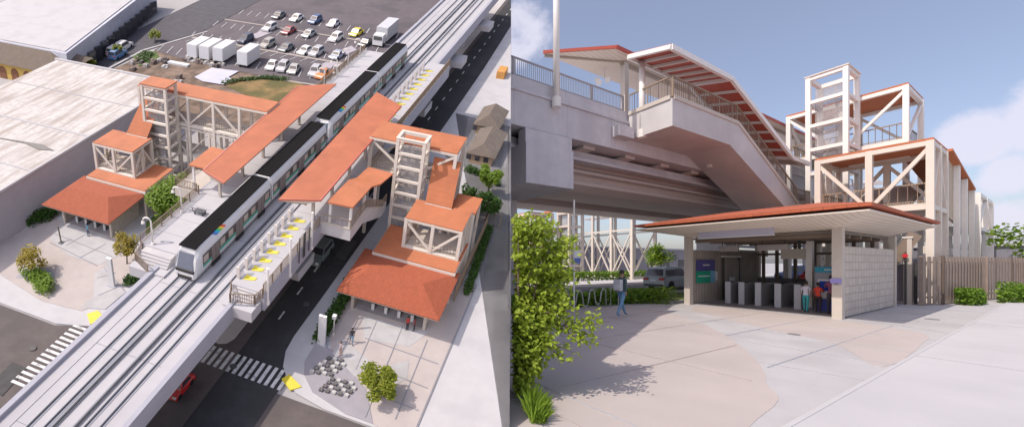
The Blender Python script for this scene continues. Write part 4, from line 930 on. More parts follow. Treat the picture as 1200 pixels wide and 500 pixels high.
tree(HILL, 'golden leaved tree beside the left platform steps', (57.2, 47.6, 0), 4.4, 1.9, 1.8, 1300, .28, 24, goldC, .10, 'trees on the bank', clumps=10)
tree(HILL, 'green tree standing before the shingle roofed house', (93.5, 11.9, 0), 5.4, 1.7, 1.9, 1700, .34, 25, greenA, .14, 'trees on the bank')
tree(HILL, 'dark green tree at the right edge by the walkway fence', (86.8, 10.6, 0), 5.2, 1.7, 2.2, 2000, .32, 26, greenB, .14, 'trees on the bank')
tree(HILL, 'dark green tree close behind the right footbridge', (87.5, 13.6, 0), 4.6, 1.3, 1.6, 1000, .32, 27, greenB, .12, 'trees on the bank')
for i, (x, y, lab) in enumerate(((99.5, 91.6, 'small yellow green street tree nearest the brown roofed building'), (107.5, 92.6, 'small yellow green street tree in the middle of the far street'), (116.5, 92.8, 'small yellow green street tree past the parked vans'), (128.5, 91.6, 'small yellow green street tree farthest up the far street'), (160.5, 41.4, 'dark tree beside the lorry at the top of the parking lot'), (150, 40.9, 'dark shrubby tree between the lorry and the viaduct'))):
    tree(HILL, lab, (x, y, 0), 3.2, 1.4, 1.4, 500, .36, 40+i, greenC if i < 4 else greenB, .10, 'far street trees')
# ---- vehicles on the bank
sil, wht, blk, gry = (.50, .50, .52), (.74, .73, .72), (.03, .03, .035), (.16, .17, .18)
for i, (x, y, c, kd, lab) in enumerate(((125.7, 61.6, wht, 'sedan', 'white car at the left end of the near parking row'), (125.7, 59.2, sil, 'suv', 'silver car between two white cars in the near parking row'), (125.7, 56.8, (.45, .44, .42), 'sedan', 'beige grey third car of the near parking row, beside the empty bays'),
        (126.2, 52.5, sil, 'suv', 'grey white car beside the orange pickup'), (129.2, 48.9, (.55, .50, .50), 'sedan', 'pale car partly behind the lamp post near the left canopy'),
        (136.6, 63.6, gry, 'sedan', 'dark grey car at the left of the middle parking row'), (136.8, 59.3, wht, 'sedan', 'white car in the centre of the middle parking row'), (136.9, 56.7, sil, 'suv', 'silver car next to the white one in the middle row'), (137.2, 52.2, (.38, .42, .50), 'sedan', 'pale blue grey car at the right end of the middle row'),
        (137.6, 73.9, (.05, .06, .10), 'suv', 'dark blue car alone near the white box trailers'), (147.4, 63.1, (.36, .38, .38), 'sedan', 'green grey car in the far parking row'), (147.4, 56.6, wht, 'suv', 'white car in the far parking row under the yellow car'), (153.0, 53.9, (.75, .60, .03), 'sedan', 'yellow car at the top of the parking lot'))):
    car(HILL, lab, x, y, .14, 180+(8 if x < 130 else -6), c, kd, 4.3, 1.8, 'cars in the parking lot')
for y, x, c, kd, lab in ((68.1, 147.4, (.30, .05, .05), 'sedan', 'dark red car left of the green grey one in the far parking row'), (72.9, 147.4, (.62, .62, .64), 'suv', 'silver car fourth from the yellow car in the far parking row'), (49.6, 147.4, (.04, .04, .05), 'sedan', 'black car below the lorry in the far parking row'),
        (61.0, 157.0, (.55, .55, .57), 'sedan', 'silver car at the left of the topmost parking row'), (65.8, 157.2, (.07, .12, .25), 'suv', 'navy car in the topmost parking row'), (70.5, 157.0, wht, 'sedan', 'white car in the topmost parking row left of the navy one'), (75.2, 157.0, (.14, .14, .15), 'sedan', 'charcoal car at the far left of the topmost row'), (68.2, 136.9, (.40, .38, .34), 'suv', 'beige car left of the dark grey one in the middle row')):
    car(HILL, lab, x, y, .14, 174, c, kd, 4.3, 1.8, 'cars in the parking lot')
car(HILL, 'orange pickup truck in the near parking row', 126.0, 50.4, .14, 172, (.68, .22, .04), 'pickup', 4.8, 1.9, 'cars in the parking lot')
car(HILL, 'dark green grey suv driving on the main road beside the viaduct', 69.2, 27.3, .12, 180, (.20, .24, .23), 'suv', 5.0, 2.0, name='moving_car')
car(HILL, 'small red car at the bottom edge beside the viaduct', 42.4, 30.7, .12, 180, (.62, .03, .03), 'sedan', 3.6, 1.6, name='moving_car')
for i, (x, y, c, lab) in enumerate(((116.8, 92.9, (.10, .22, .42), 'blue van parked in the far street'), (118.4, 94.6, wht, 'white van beside the blue one in the far street'), (121.6, 94.8, wht, 'second white van past the blue van'))):
    car(HILL, lab, x, y, .2, 5, c, 'van', 4.8, 1.9, 'vans in the far street')
for i, (y, x, lab) in enumerate(((78.2, 123.9, 'leftmost white box trailer in the yard'), (75.4, 124.1, 'second white box trailer from the left'), (72.4, 124.4, 'third white box trailer, right of the pair'), (66.9, 124.6, 'white box trailer standing apart on the right'))):
    t = T('box_trailer', lab, 'trailer', HILL, (x, y, 0), 'white box trailers')
    MB().box(x-1.7, x+4.0, y-1.15, y+1.15, .8, 3.5).build('body', whitep, t, HILL)
    MB().box(x-1.72, x-1.70, y-1.0, y+1.0, .95, 3.3).build('rear_door', mat('trailer_door', (.68, .69, .73), .5, .04, 1), t, HILL)
    MB().box(x-1.5, x+4.4, y-.5, y+.5, .5, .8).build('chassis', dark, t, HILL)
    for xx in (x-.9, x+.1):
        for s in (-1, 1): MB().tube([(xx, y+s*1.0, .45), (xx, y+s*.7, .45)], .43, 10).build('wheel', dark, t, HILL)
t = T('box_lorry', 'white lorry with a grey box body at the top of the parking lot', 'lorry', HILL, (151, 46.5, 0))
MB().prof([(147.0, .6), (147.0, 1.7), (147.4, 2.7), (149.2, 2.8), (149.2, .6)], 45.8, 48.0).build('cab', whitep, t, HILL)
MB().box(149.5, 157.5, 45.6, 48.1, .9, 3.8).build('cargo_box', mat('lorry_grey', (.56, .57, .60), .6, .05, 1), t, HILL)
MB().box(146.92, 147.2, 46.0, 47.8, 1.75, 2.5).build('windscreen', tint, t, HILL)
for xx in (148, 154, 155.6):
    for s in (45.7, 47.9): MB().tube([(xx, s, .5), (xx, s+.25, .5)], .5, 10).build('wheel', dark, t, HILL)
t = T('sheet_stack', 'flat pile of pale sheets lying in the yard', 'sheet pile', HILL, (119, 80, .1)); MB().box(118.4, 119.5, 77, 82.8, .1, .5).build('sheets', mat('pale_sheet', (.66, .68, .70), .6, .05, 1), t, HILL); MB().box(118.5, 119.4, 77.2, 82.6, .06, .1).build('pallet', bark, t, HILL)
rnd = random.Random(9)
junk = ['low pile of salvaged timber and scrap', 'small heap of scrap metal', 'dark heap of pallets', 'pale bundle of building waste']
for i in range(34):
    x, y = (rnd.uniform(121.2, 123.0), 79.5-1.0*i*.62) if i < 14 else (rnd.uniform(107, 119), rnd.uniform(74, 89.5))
    b = MB(); k = rnd.uniform(.5, .9)
    for _ in range(4):
        a, c, e = rnd.uniform(-.5, .5), rnd.uniform(-.5, .5), rnd.uniform(.2, .5); b.box(x+a-e, x+a+e, y+c-.3, y+c+.3, .1, .2+k*rnd.random())
    o = b.build('scrap_pile', mat('scrap_%d' % (i % 4), ((.10, .08, .08), (.40, .37, .36), (.20, .15, .13), (.48, .46, .45))[i % 4], .8, .3, 1), None, HILL)
    o['label'] = junk[i % 4]+(' in the line before the white trailers' if i < 14 else ' on the bare ground near the far street'); o['category'] = 'scrap pile'; o['group'] = 'scrap in the yard'
# ---- small things on the plazas
t = T('sign_pylon', 'plain white sign pylon by the chequered benches', 'sign pylon', HILL, (54.3, 20.8, 0)); MB().box(54.15, 54.45, 20.3, 21.1, .3, 4.2).build('slab', whitep, t, HILL); MB().box(54.0, 54.6, 20.1, 21.3, .2, .34).build('plinth', greycon, t, HILL)
t = T('sign_pylon', 'plain white sign pylon on the left plaza beside the planter', 'sign pylon', HILL, (52.8, 46.4, 0)); MB().box(52.65, 52.95, 46.1, 46.8, .3, 4.2).build('slab', whitep, t, HILL); MB().box(52.5, 53.1, 45.9, 47.0, .2, .34).build('plinth', greycon, t, HILL)
lamp_post(HILL, 'short white plaza lamp beside the hedge strip', (56.4, 20.2, .2), 2.6, 0, 0, w=.07); MB().box(56.15, 56.65, 20.0, 20.4, 2.5, 2.9).build('lamp_head', whitep, [o for o in COL.objects if o.name.startswith('lamp_post') and o.parent is None][-1], HILL)
t = T('leaning_post', 'thin leaning sculpture post on the left plaza', 'sculpture', HILL, (57.2, 57.7, .2)); MB().beam((57.2, 57.7, .2), (57.6, 58.2, 2.3), .12, .12).build('shaft', bark, t, HILL); MB().box(56.9, 57.5, 57.4, 58.0, .2, .34).build('foot', chrome, t, HILL)
rnd = random.Random(5)
cells = [(50.2+.62*i+.15*j, 20.0-.62*j-.2*i) for i in range(5) for j in range(4) if not (i > 3 and j > 2)]+[(48.3+.6*i+.1*j, 18.2-.62*j-.15*i) for i in range(4) for j in range(5) if i+j < 7]
for i, (x, y) in enumerate(cells):
    b = MB().box(x-.19, x+.19, y-.19, y+.19, .24, .50); b.move(0)
    o = b.build('cube_seat', (mat('pale_stone', (.50, .49, .47), .8, .15, 3), mat('dark_stone', (.14, .13, .13), .8, .15, 3))[(int(round(x/.6))+int(round(y/.62))) % 2], None, HILL, bevel=0)
    o['label'] = ('pale' if (int(round(x/.6))+int(round(y/.62))) % 2 == 0 else 'dark')+' stone block seat in the '+('upper' if i < 19 else 'lower')+' chequered cluster beside the white pylon'; o['category'] = 'stone seat'; o['group'] = 'chequered block seats'
person(HILL, 'person in dark top and blue jeans walking on the right plaza', (56.0, 18.0, .27), 2.05, 200, (.04, .04, .05), (.10, .22, .34), (.02, .015, .012), stride=.3)
person(HILL, 'person in a pale top standing at the edge of the right plaza', (53.6, 18.3, .27), 2.0, 120, (.66, .52, .50), (.62, .40, .36), (.10, .05, .03), stride=.15)
person(HILL, 'person in blue standing under the eaves of the left lobby', (60.0, 55.6, .27), 1.95, 180, (.16, .36, .50), (.10, .12, .2), (.02, .015, .012))
person(HILL, 'person in red standing under the eaves of the right lobby', (60.6, 13.4, .27), 1.9, 60, (.55, .06, .05), (.06, .06, .08), (.02, .015, .012))
person(HILL, 'person in a maroon top beside the one in red at the right lobby', (60.8, 12.7, .27), 1.8, 90, (.28, .05, .08), (.05, .05, .07), (.02, .015, .012))
# ================================================================== THE LEVEL STREET (right)
S_ = STREET
def ss(name, pts, z, m, t=.05, **k): return MB().prism(pts, z-t, z).build(name, m, None, STREET, kind='structure', **k)
ss('ground', [(-300, -500), (700, -500), (700, 600), (-300, 600)], 0, mat('far_ground', (.40, .39, .40), .9, .1, .2), .4)
ss('plaza', [(-6, 2.06), (60, 2.06), (60, 3.4), (26, 12.2), (15.8, 13.0), (-6, 13.0)], .012, pavg, .06)
def rounded(pts, n=6):
    """Catmull-Rom rounding of an outline"""
    out = []; k = len(pts)
    for i in range(k):
        p0, p1, p2, p3 = [np.array(pts[(i+j-1) % k]) for j in range(4)]
        for u in range(n):
            t = u/n; out.append(tuple(.5*((2*p1)+(-p0+p2)*t+(2*p0-5*p1+4*p2-p3)*t*t+(-p0+3*p1-3*p2+p3)*t**3)))
    return out
ss('plaza_beige_field', rounded([(7.5, 12.6), (13.2, 12.7), (14.6, 10.6), (13.4, 8.2), (11.3, 5.8), (9.02, 3.95), (7.3, 3.0), (5.6, 2.4), (-2, 2.3), (-3, 12.4)]), .018, pav, .05)
ss('plaza_beige_band', rounded([(17.6, 9.6), (17.75, 6.6), (17.3, 4.6), (16.3, 2.6), (14.2, 2.25), (10.4, 2.2), (12.3, 3.5), (13.4, 5.6), (14.6, 7.8), (16.0, 9.6)]), .018, pav, .05)
hline([((12.8, 5.9), (12.57, 2.1)), ((10.65, 5.4), (10.7, 2.1)), ((8.4, 3.45), (17.4, 3.42)), ((8.7, 3.7), (8.9, 2.1)), ((12, 7.3), (17.5, 7.3)), ((18.16, 4.2), (16.8, 2.08)), ((11.0, 5.6), (17.6, 5.5)), ((15.0, 9), (14.9, 2.1)), ((19.5, 4.8), (19.5, 2.1)), ((22, 4.8), (22, 2.1)), ((25, 4.8), (25, 2.1)), ((4, 12.8), (4, 2.1)), ((19, 3.4), (40, 3.4))], .020, .028, 'paving_joints', mat('joint_line', (.40, .40, .43), .9, .1, 2), STREET)
ss('path', [(-30, 2.05), (90, 2.05), (90, -40), (-30, -40)], .05, pavw, .12)
ss('path_kerb', [(-30, 2.0), (90, 2.0), (90, 2.07), (-30, 2.07)], .058, mat('kerb_light', (.52, .51, .52), .8, .04, 1), .1)
hline([((x, 1.98), (x, -20)) for x in (-4, 4, 12, 20, 28, 36)]+[((-20, -6), (80, -6))], .055, .03, 'path_joints', mat('joint_line', (.40, .40, .43), .9, .1, 2), STREET)
ss('road', [(-60, 15.6), (200, 15.6), (200, 24.5), (-60, 24.5)], .022, mat('pale_asphalt', (.16, .15, .165), .85, .15, .6, .2), .06)  # even grey asphalt, paler than the road on the bank
ss('road_kerb', [(-60, 15.35), (200, 15.35), (200, 15.6), (-60, 15.6)], .13, pavw, .2)
ss('far_pavement', [(-60, 24.5), (200, 24.5), (200, 29), (-60, 29)], .12, pavw, .2)
marks('lane_dashes', [[(2+5*i, 20), (4+5*i, 20), (4+5*i, 20.13), (2+5*i, 20.13)] for i in range(20)], paint, .030, STREET, .02)
ss('planting_bed', [(-6, 12.75), (15.6, 13.1), (17.2, 11.3), (17.6, 12.4), (26, 12.3), (26, 15.3), (-6, 15.3)], .03, grassm, .08)
for i, (x, y, r_) in enumerate(((12.9, 4.6, .16), (20.5, 3.0, .2), (6.3, 8.2, .2))):
    MB().prism(arc(x, y, r_, 0, 340, 17), .0, .0245).build('drain_cover', mat('drain_iron', (.22, .21, .21), .6, .2, 6), None, STREET, kind='structure')
hline([((-2, 7.3), (11.8, 7.3)), ((7.2, 12.6), (7.2, 3.2)), ((10.9, 12.6), (10.9, 5.9)), ((3.4, 12.6), (3.4, 2.4)), ((-2, 9.9), (14.4, 9.9)), ((-2, 4.8), (10, 4.8))], .024, .014, 'fine_joints', mat('fine_joint', (.40, .355, .335), .9, .1, 2), STREET)
hline([((-20, 0.0), (60, 0.0)), ((-20, -2.0), (60, -2.0))], .055, .018, 'path_fine_joints', mat('joint_line', (.40, .40, .43), .9, .1, 2), STREET)
# ---- viaduct
def px_(pts, a0, a1):
    """outline in (b, z) pulled along a"""
    n = len(pts); m = MB(); m.add([(a0, p[0], p[1]) for p in pts]+[(a1, p[0], p[1]) for p in pts], [tuple(range(n-1, -1, -1)), tuple(range(n, 2*n))]+[(i, (i+1) % n, n+(i+1) % n, n+i) for i in range(n)])
    return m
lav = mat('lavender_grey_concrete', (.57, .545, .57), .8, .10, 1.6, .2, kind='stains', s2=.35, stretch=(1.6, .35, 1), col2=(.48, .455, .475), t0=.30, t1=.56, bw=3.05, bh=50)
t = T('viaduct', 'pale concrete viaduct overhead carrying the platform past the lobby', 'viaduct', STREET, (40, 16, 0))
px_([(13.5, 8.0), (13.5, 9.62), (13.62, 9.62), (13.62, 10.2), (13.9, 10.2), (13.9, 10.0), (17, 10.0), (17, 8.25), (13.9, 8.0)], 6.8, 110).build('platform_slab', lav, t, STREET)
px_([(13.42, 9.48), (13.42, 9.60), (13.498, 9.60), (13.498, 9.48)], 6.8, 110).build('drip_ledge', lav, t, STREET)
px_([(14.5, 7.85), (14.5, 7.45), (14.25, 7.45), (14.25, 7.30), (14.8, 7.30), (15.1, 7.85)], 6.8, 110).build('edge_beam', lav, t, STREET)
g = mat('girder_beige_grey', (.56, .49, .46), .85, .06, .3, .1)
px_([(15.3, 8.2), (15.3, 7.25), (15.12, 7.1), (15.12, 6.95), (15.45, 6.9), (15.6, 6.75), (15.45, 6.55), (15.45, 6.4), (16.1, 6.1), (18.8, 6.1), (19.2, 8.2)], 6.8, 110).build('girder', g, t, STREET)
px_([(17.01, 9.2), (17.01, 8.25), (24, 8.25), (24, 9.2)], 6.8, 110).build('track_deck', lav, t, STREET)
px_([(20.6, 8.2), (20.9, 6.1), (23.4, 6.1), (23.8, 8.2)], 6.8, 110).build('girder', g, t, STREET)
for i in range(18): MB().box(10.5+3.2*i, 11.3+3.2*i, 13.95, 15.28, 7.86, 8.0).build('bearing_rib', g, t, STREET)
for a, lab in ((11.05, 'big square crosshead of the nearest pier under the viaduct'), (36, 'second pier further along under the viaduct'), (61, 'third pier far along under the viaduct')):
    k = T('viaduct_pier', lab, 'pier', STREET, (a, 19, 0), 'piers of the street viaduct')
    MB().box(a-1.38, a+1.38, 13.32, 24.6, 5.55, 7.30).build('crosshead', lav, k, STREET)
    MB().box(a-1.38, a+1.32, 13.36, 13.9, 7.301, 7.93).build('crosshead_lip', lav, k, STREET)
    MB().box(a-1.1, a+1.1, 17.6, 20.4, 0, 5.55).build('column', lav, k, STREET)
b = MB().box(15.25, 16.4, 12.98, 13.5, 8.55, 9.1); o = b.build('cable_box', lav, None, STREET); o['label'] = 'square concrete box bracketed on the viaduct face left of the landing'; o['category'] = 'box'
railing(STREET, 'thin barred platform railing along the top of the viaduct face', [(6.9, 13.72), (16.4, 13.72)], 10.16, .86, m=mat('grey_railing', (.34, .32, .33), .5, .1, 1), post=2.35, slat=.11, mesh=True, group='street railings')
railing(STREET, 'thin barred platform railing beyond the stair landing', [(23.4, 13.72), (70, 13.72)], 10.16, .86, m=mat('grey_railing', (.34, .32, .33), .5, .1, 1), post=2.35, slat=.3, mesh=True, group='street railings')
k = T('tall_pole', 'tall white pole fixed to the viaduct face at the upper left', 'pole', STREET, (11.36, 13.3, 9.3), 'white poles on the viaduct')
MB().tube([(11.36, 13.3, 9.5), (11.36, 13.3, 17.5)], .15, 14).build('shaft', steelw, k, STREET, smooth=True); MB().tube([(11.36, 13.3, 9.15), (11.36, 13.3, 9.6)], .21, 14).build('base_collar', steelw, k, STREET)
k = T('tall_pole', 'white round post carrying the stair roof at the landing', 'post', STREET, (16.9, 12.9, 8.7), 'white poles on the viaduct')
MB().tube([(16.75, 12.75, 8.7), (16.75, 12.75, 12.55)], .16, 14).build('shaft', steelw, k, STREET, smooth=True); MB().tube([(16.75, 12.75, 8.6), (16.75, 12.75, 9.0)], .22, 14).build('base_collar', steelw, k, STREET)
PLAT_Z['z'] = 10.0
gable_canopy(STREET, 'platform canopy with a boarded beige underside above the viaduct', (13.1, 16.45), (16.04, 13.87), (60, 13.9), (64, 16.45), 13.7, 14.35, 13.35, (17.3, 25, 33, 41, 49), .32, kin=1.5)
k = T('speaker_cluster', 'white loudspeaker and camera unit hanging under the platform canopy', 'loudspeakers', STREET, (16.6, 16, 12.4))
MB().tube([(17.0, 15.6, 13.4), (17.0, 15.6, 12.9)], .05, 8).build('stem', steelw, k, STREET)
for q in ((16.9, 15.9, 12.85), (16.7, 15.6, 12.55), (17.2, 15.4, 12.75)): MB().tube([q, (q[0]-.35, q[1]-.2, q[2]-.12)], .09, 10, .17).build('horn', steelw, k, STREET)
# ---- landing pod, stairs and their roof
pod(STREET, 'white stair landing stepping down from the viaduct towards the tower', 16.6, 22.9, 31.2, 33.5, 10.9, 13.48, 9.98, 0, 6.1, None, .2, 1.32)
t = T('stair_canopy', 'red stair roof on white purlins climbing beside the viaduct', 'roof', STREET, (15.8, 10.5, 9))
segs = [(15.9, 21.4, 12.02, 12.02), (21.4, 29.3, 12.02, 8.93), (29.3, 32.0, 8.93, 8.93)]
rise = .62
purl = mat('purlin_cream', (.66, .60, .54), .5, .05, 1)
for a0, a1, z0, z1 in segs:
    MB().slab([(a0, 10.5, z0+.16), (a1, 10.5, z1+.16), (a1, 12.95, z1+.16+rise), (a0, 12.95, z0+.16+rise)], .08).build('roof_sheet', redpaint, t, STREET)
    k = MB().beam((a0, 10.5, z0), (a1, 10.5, z1), .16, .26); k.beam((a0, 12.95, z0+rise), (a1, 12.95, z1+rise), .12, .24); k.build('edge_beam', steelw, t, STREET)
    n = max(2, round((a1-a0)/.93))
    for i in range(n+1):
        if i == 0 and a0 > 16: continue
        u = i/n; a = a0+(a1-a0)*u; z = z0+(z1-z0)*u
        MB().beam((a, 10.5, z), (a, 12.95, z+rise), .17 if i in (0, n) else .11, .20 if i in (0, n) else .14).build('purlin', steelw if i in (0, n) else purl, t, STREET)
for a, z in ((23.4, 11.2), (31.6, 8.9)): MB().box(a-.12, a+.12, 12.7, 12.94, z-3.2, z+.5).build('post', steelw, t, STREET)
# ---- the station half, seen from the street, and its twin beyond the viaduct
def street_half(mir):
    sp = mirrored(STREET, 48.0) if mir else STREET
    side = 'far' if mir else 'near'
    D = dict(troof=steel, cross=mir, m2=steel, lab='far' if mir else 'near street side', w=.30, m=steelw if not mir else steel,
        lobby=(15.3, 25.3, 3.45, 12.1, 3.8, 4.55, 19.3, 6.0, 9.6, 17.8, 4.95, 10.8, 25.1, 3.32, 4.95),
        box=(29.0, 32.6, 4.3, 9.05, 5.1, 8.4), tower=(33.7, 36.0, 8.95, 11.1, 15.6), tn=9,
        bridge=(36.3, 40.6, 6.5, 13.3 if not mir else 19.0, 10.4, 14.0), bridge2=(36.3, 40.6, 6.6, 18.9, .4, 6.0) if mir else None, bnx=1, bny=2 if not mir else 4,
        slope=[(36.6, 8.4, 10.2), (36.6, 5.6, 10.2), (32.2, 5.6, 8.6), (32.2, 8.4, 8.6)], dz=2.9, mid=(25.6, 30.4, 5.4, 9.9, 4.1))
    half(sp, side, D)
street_half(False); street_half(True)
# descending flight behind the near pavilion and a small frame at its foot
t = T('side_stair_enclosure', 'beige sloping enclosed stair descending behind the near pavilion', 'stair', STREET, (30, 3.7, 2))
MB().slab([(32.8, 4.0, 8.55), (32.8, 6.0, 8.55), (41.4, 6.0, 7.2), (41.4, 4.0, 7.2)], .14).build('roof', rooforange, t, STREET)
b = MB(); P_ = [(32.8, 8.4), (41.4, 7.05), (41.4, 4.0), (32.8, 4.9)]
b.add([(a, q, z) for q in (4.32, 4.44) for a, z in P_], [(0, 1, 2, 3), (4, 7, 6, 5), (0, 4, 5, 1), (1, 5, 6, 2), (2, 6, 7, 3), (3, 7, 4, 0)])
b.build('side_panel', mat('tan_panel', (.52, .42, .31), .7, .06, 1), t, STREET)
MB().box(29.2, 44, 4.45, 4.6, 2.55, 2.95).build('rail_beam', steel, t, STREET)
for x, z in ((35.6, 8.0), (38.4, 7.5), (41.4, 7.1)): MB().box(x-.15, x+.15, 4.05, 4.31, 0, z).build('post', steelw, t, STREET)
truss(STREET, 'small_frame', 'small white braced frame farthest right behind the fence', 'truss frame', 42.4, 49.5, 4.0, 6.2, 4.6, 7.0, 2, 1, .28, foot=0, m=steelw, roof=None, rails=False)
t = T('corner_post', 'beige lit column under the right corner of the lobby eaves', 'post', STREET, (26.9, 4.75, 0)); MB().box(26.8, 27.1, 4.6, 4.9, 0, 3.3).build('shaft', concrete2, t, STREET); MB().box(26.76, 27.14, 4.56, 4.94, 3.3, 3.36).build('cap', steelw, t, STREET)
# ---- inside the near lobby
t = T('lobby_ceiling', 'dark ceiling over the lobby gates', 'ceiling', STREET, (21, 8, 3)); MB().box(18.0, 25.0, 5.1, 10.7, 3.2, 3.3).build('panel', mat('ceiling_brown', (.20, .17, .145), .8, .1, 1), t, STREET)
k = MB()
for i in range(5): k.box(18.2+1.4*i, 18.3+1.4*i, 5.1, 10.7, 3.05, 3.19)
k.build('joists', brownp, t, STREET)
ss('lobby_floor', [(18.1, 5.1), (25.3, 5.1), (25.3, 10.7), (18.1, 10.7)], .028, mat('lobby_floor_grey', (.30, .28, .29), .7, .1, 1), .04)
gcab = mat('gate_grey', (.30, .29, .30), .4, .08, 1)
for i, bb in enumerate((9.95, 9.3, 8.55, 7.72, 6.95)):
    g = T('fare_gate', 'dark grey fare gate in the near lobby, %s from the ribbed wall' % words[i], 'fare gate', STREET, (20.2, bb, 0), 'fare gates in the near lobby')
    MB().box(19.95, 21.9, bb-.12, bb+.12, 0, 1.08).build('cabinet', gcab, g, STREET, bevel=.02)
    MB().box(19.86, 19.94, bb-.13, bb+.13, 0, 1.12).build('end_panel', mat('brushed_panel', (.58, .58, .62), .35, .04, 1), g, STREET)
    MB().box(20.9, 20.96, bb-.42, bb-.12, .22, 1.0).build('gate_leaf', mat('smoked_glass', (.12, .13, .14), .1, .05, 1, alpha=.6), g, STREET)
    MB().box(20.1, 20.4, bb-.07, bb+.07, 1.085, 1.11).build('card_reader', dark, g, STREET)
t = T('white_pillar', 'square white pillar standing inside the near lobby', 'pillar', STREET, (20.6, 6.7, 0)); MB().box(20.5, 20.75, 6.62, 6.84, 0, 3.04).build('shaft', steelw, t, STREET); MB().box(20.45, 20.8, 6.57, 6.89, 0, .12).build('base', greycon, t, STREET)
t = T('bulkhead_box', 'cream hanging box beam beside the white pillar', 'bulkhead', STREET, (20.9, 7.3, 2.3)); MB().box(20.8, 21.3, 6.9, 7.95, 2.25, 2.72).build('panel', concrete2, t, STREET); MB().box(20.9, 21.0, 7.2, 7.3, 2.72, 3.1).build('hanger', darkm, t, STREET)
for a, b0, b1, z, lab in ((18.9, 6.95, 8.15, 2.62, 'brown grey blank sign hanging in the middle of the near lobby'), (18.9, 9.0, 9.9, 2.62, 'second blank hanging sign at the left of the near lobby')):
    t = T('hanging_sign', lab, 'hanging sign', STREET, (a, b0, z), 'hanging signs'); MB().box(a, a+.12, b0, b1, z, z+.26).build('board', mat('sign_brown_grey', (.34, .31, .30), .6, .06, 1), t, STREET)
    for q in (b0+.15, b1-.15): MB().tube([(a+.06, q, z+.26), (a+.06, q, 3.2)], .02, 6).build('hanger', darkm, t, STREET)
t = T('blank_fascia_sign', 'long blank lavender sign box hung under the front eaves', 'sign', STREET, (16.9, 8, 3.3)); MB().box(16.86, 17.0, 6.72, 9.78, 3.20, 3.60).build('board', mat('sign_lavender', (.50, .49, .60), .5, .04, 1), t, STREET); MB().box(16.84, 17.02, 6.70, 9.80, 3.16, 3.199).build('bottom_trim', whitep, t, STREET)
# posters and door on the ribbed wall
t = T('wall_poster', 'purple over green information poster on the ribbed lobby wall', 'poster', STREET, (19.1, 10.68, 1.0))
MB().box(18.3, 20.0, 10.66, 10.70, 1.66, 2.22).build('purple_panel', mat('poster_purple', (.075, .06, .24), .4, .05, 1), t, STREET)
MB().box(18.3, 19.55, 10.66, 10.70, 1.05, 1.655).build('green_panel', mat('poster_green', (.01, .33, .20), .4, .05, 1), t, STREET)
MB().box(19.56, 20.0, 10.66, 10.70, 1.05, 1.655).build('blue_panel', mat('poster_blue', (.18, .42, .60), .4, .05, 1), t, STREET)
for z, x0, x1, n in ((1.96, 18.85, 19.45, 7), (1.40, 18.42, 19.45, 13)):      # blurred lines of small print: no letter can be read
    k = MB()
    for i in range(n):
        u = x0+(x1-x0)*i/n; k.box(u, u+(x1-x0)/n*.78, 10.648, 10.658, z-.035, z+.035-.012*(i % 3))
    k.build('small_print', whitep, t, STREET)
MB().box(20.06, 20.24, 10.66, 10.70, 1.15, 1.62).build('notice', whitep, t, STREET)
t = T('service_door', 'grey framed service door with a small notice in the ribbed wall', 'door', STREET, (21.7, 10.7, 0))
MB().box(20.9, 22.5, 10.67, 10.73, .07, 2.25).build('leaf', woodwall, t, STREET)
k = MB().box(20.78, 20.9, 10.64, 10.73, .07, 2.36); k.box(22.5, 22.62, 10.64, 10.73, .07, 2.36); k.build('frame', darkm, t, STREET); MB().box(20.7, 22.7, 10.62, 10.73, 2.365, 2.45).build('door_hood', steelw, t, STREET)
MB().box(21.5, 22.0, 10.63, 10.66, 1.08, 1.28).build('notice', whitep, t, STREET); MB().box(21.0, 22.4, 10.64, 10.665, .5, 1.0).build('kick_plate', gcab, t, STREET)
# ticket machine
t = T('ticket_machine', 'blue ticket machine with a lit screen under a teal sign', 'ticket machine', STREET, (19.9, 5.8, 0))
MB().box(19.6, 20.2, 5.3, 6.25, .03, 1.92).build('cabinet', mat('machine_grey', (.30, .31, .36), .4, .05, 1), t, STREET, bevel=.02)
MB().box(19.54, 19.6, 5.34, 6.21, 1.68, 1.90).build('teal_header', mat('teal_panel', (.02, .32, .46), .4, .05, 1), t, STREET)
MB().box(19.55, 19.6, 5.42, 6.12, .62, 1.40).build('front_plate', whitep, t, STREET)
MB().box(19.52, 19.55, 5.62, 6.05, .92, 1.32).build('screen', mat('screen_blue', (.02, .06, .42), .2, .05, 1), t, STREET)
MB().box(19.52, 19.55, 5.46, 5.58, .75, 1.3).build('payment_slot', dark, t, STREET)
MB().box(19.55, 19.6, 5.40, 6.14, .08, .56).build('lower_panel', mat('machine_blue', (.05, .07, .34), .4, .05, 1), t, STREET)
k = MB()
for i in range(6): k.box(19.53, 19.538, 5.46+.075*i, 5.515+.075*i, 1.76, 1.82)
k.build('small_print', whitep, t, STREET)
t = T('post_sign', 'small purple plate on the right front post', 'sign', STREET, (17.85, 4.95, 1.3)); MB().box(17.56, 17.60, 4.80, 5.12, 1.33, 1.50).build('plate', mat('plate_purple', (.30, .27, .60), .4, .05, 1), t, STREET); MB().box(17.58, 17.61, 4.9, 5.0, 1.30, 1.329).build('bracket', darkm, t, STREET)
# rear of the lobby: mullions and screens
t = T('rear_screen', 'brown mullioned open screen at the back of the near lobby', 'screen', STREET, (25.0, 8, 0))
for bb in (5.6, 6.3, 7.0, 7.9, 8.8, 9.7, 10.4): MB().box(24.8, 24.95, bb-.07, bb+.07, 0, 3.2).build('mullion', brownp, t, STREET)
MB().box(24.82, 24.93, 5.1, 10.7, 2.5, 2.62).build('transom', brownp, t, STREET)
MB().box(24.86, 24.9, 5.1, 10.7, .05, 1.2).build('low_panel', mat('smoky_infill', (.20, .18, .18), .4, .1, 1, alpha=.7), t, STREET)
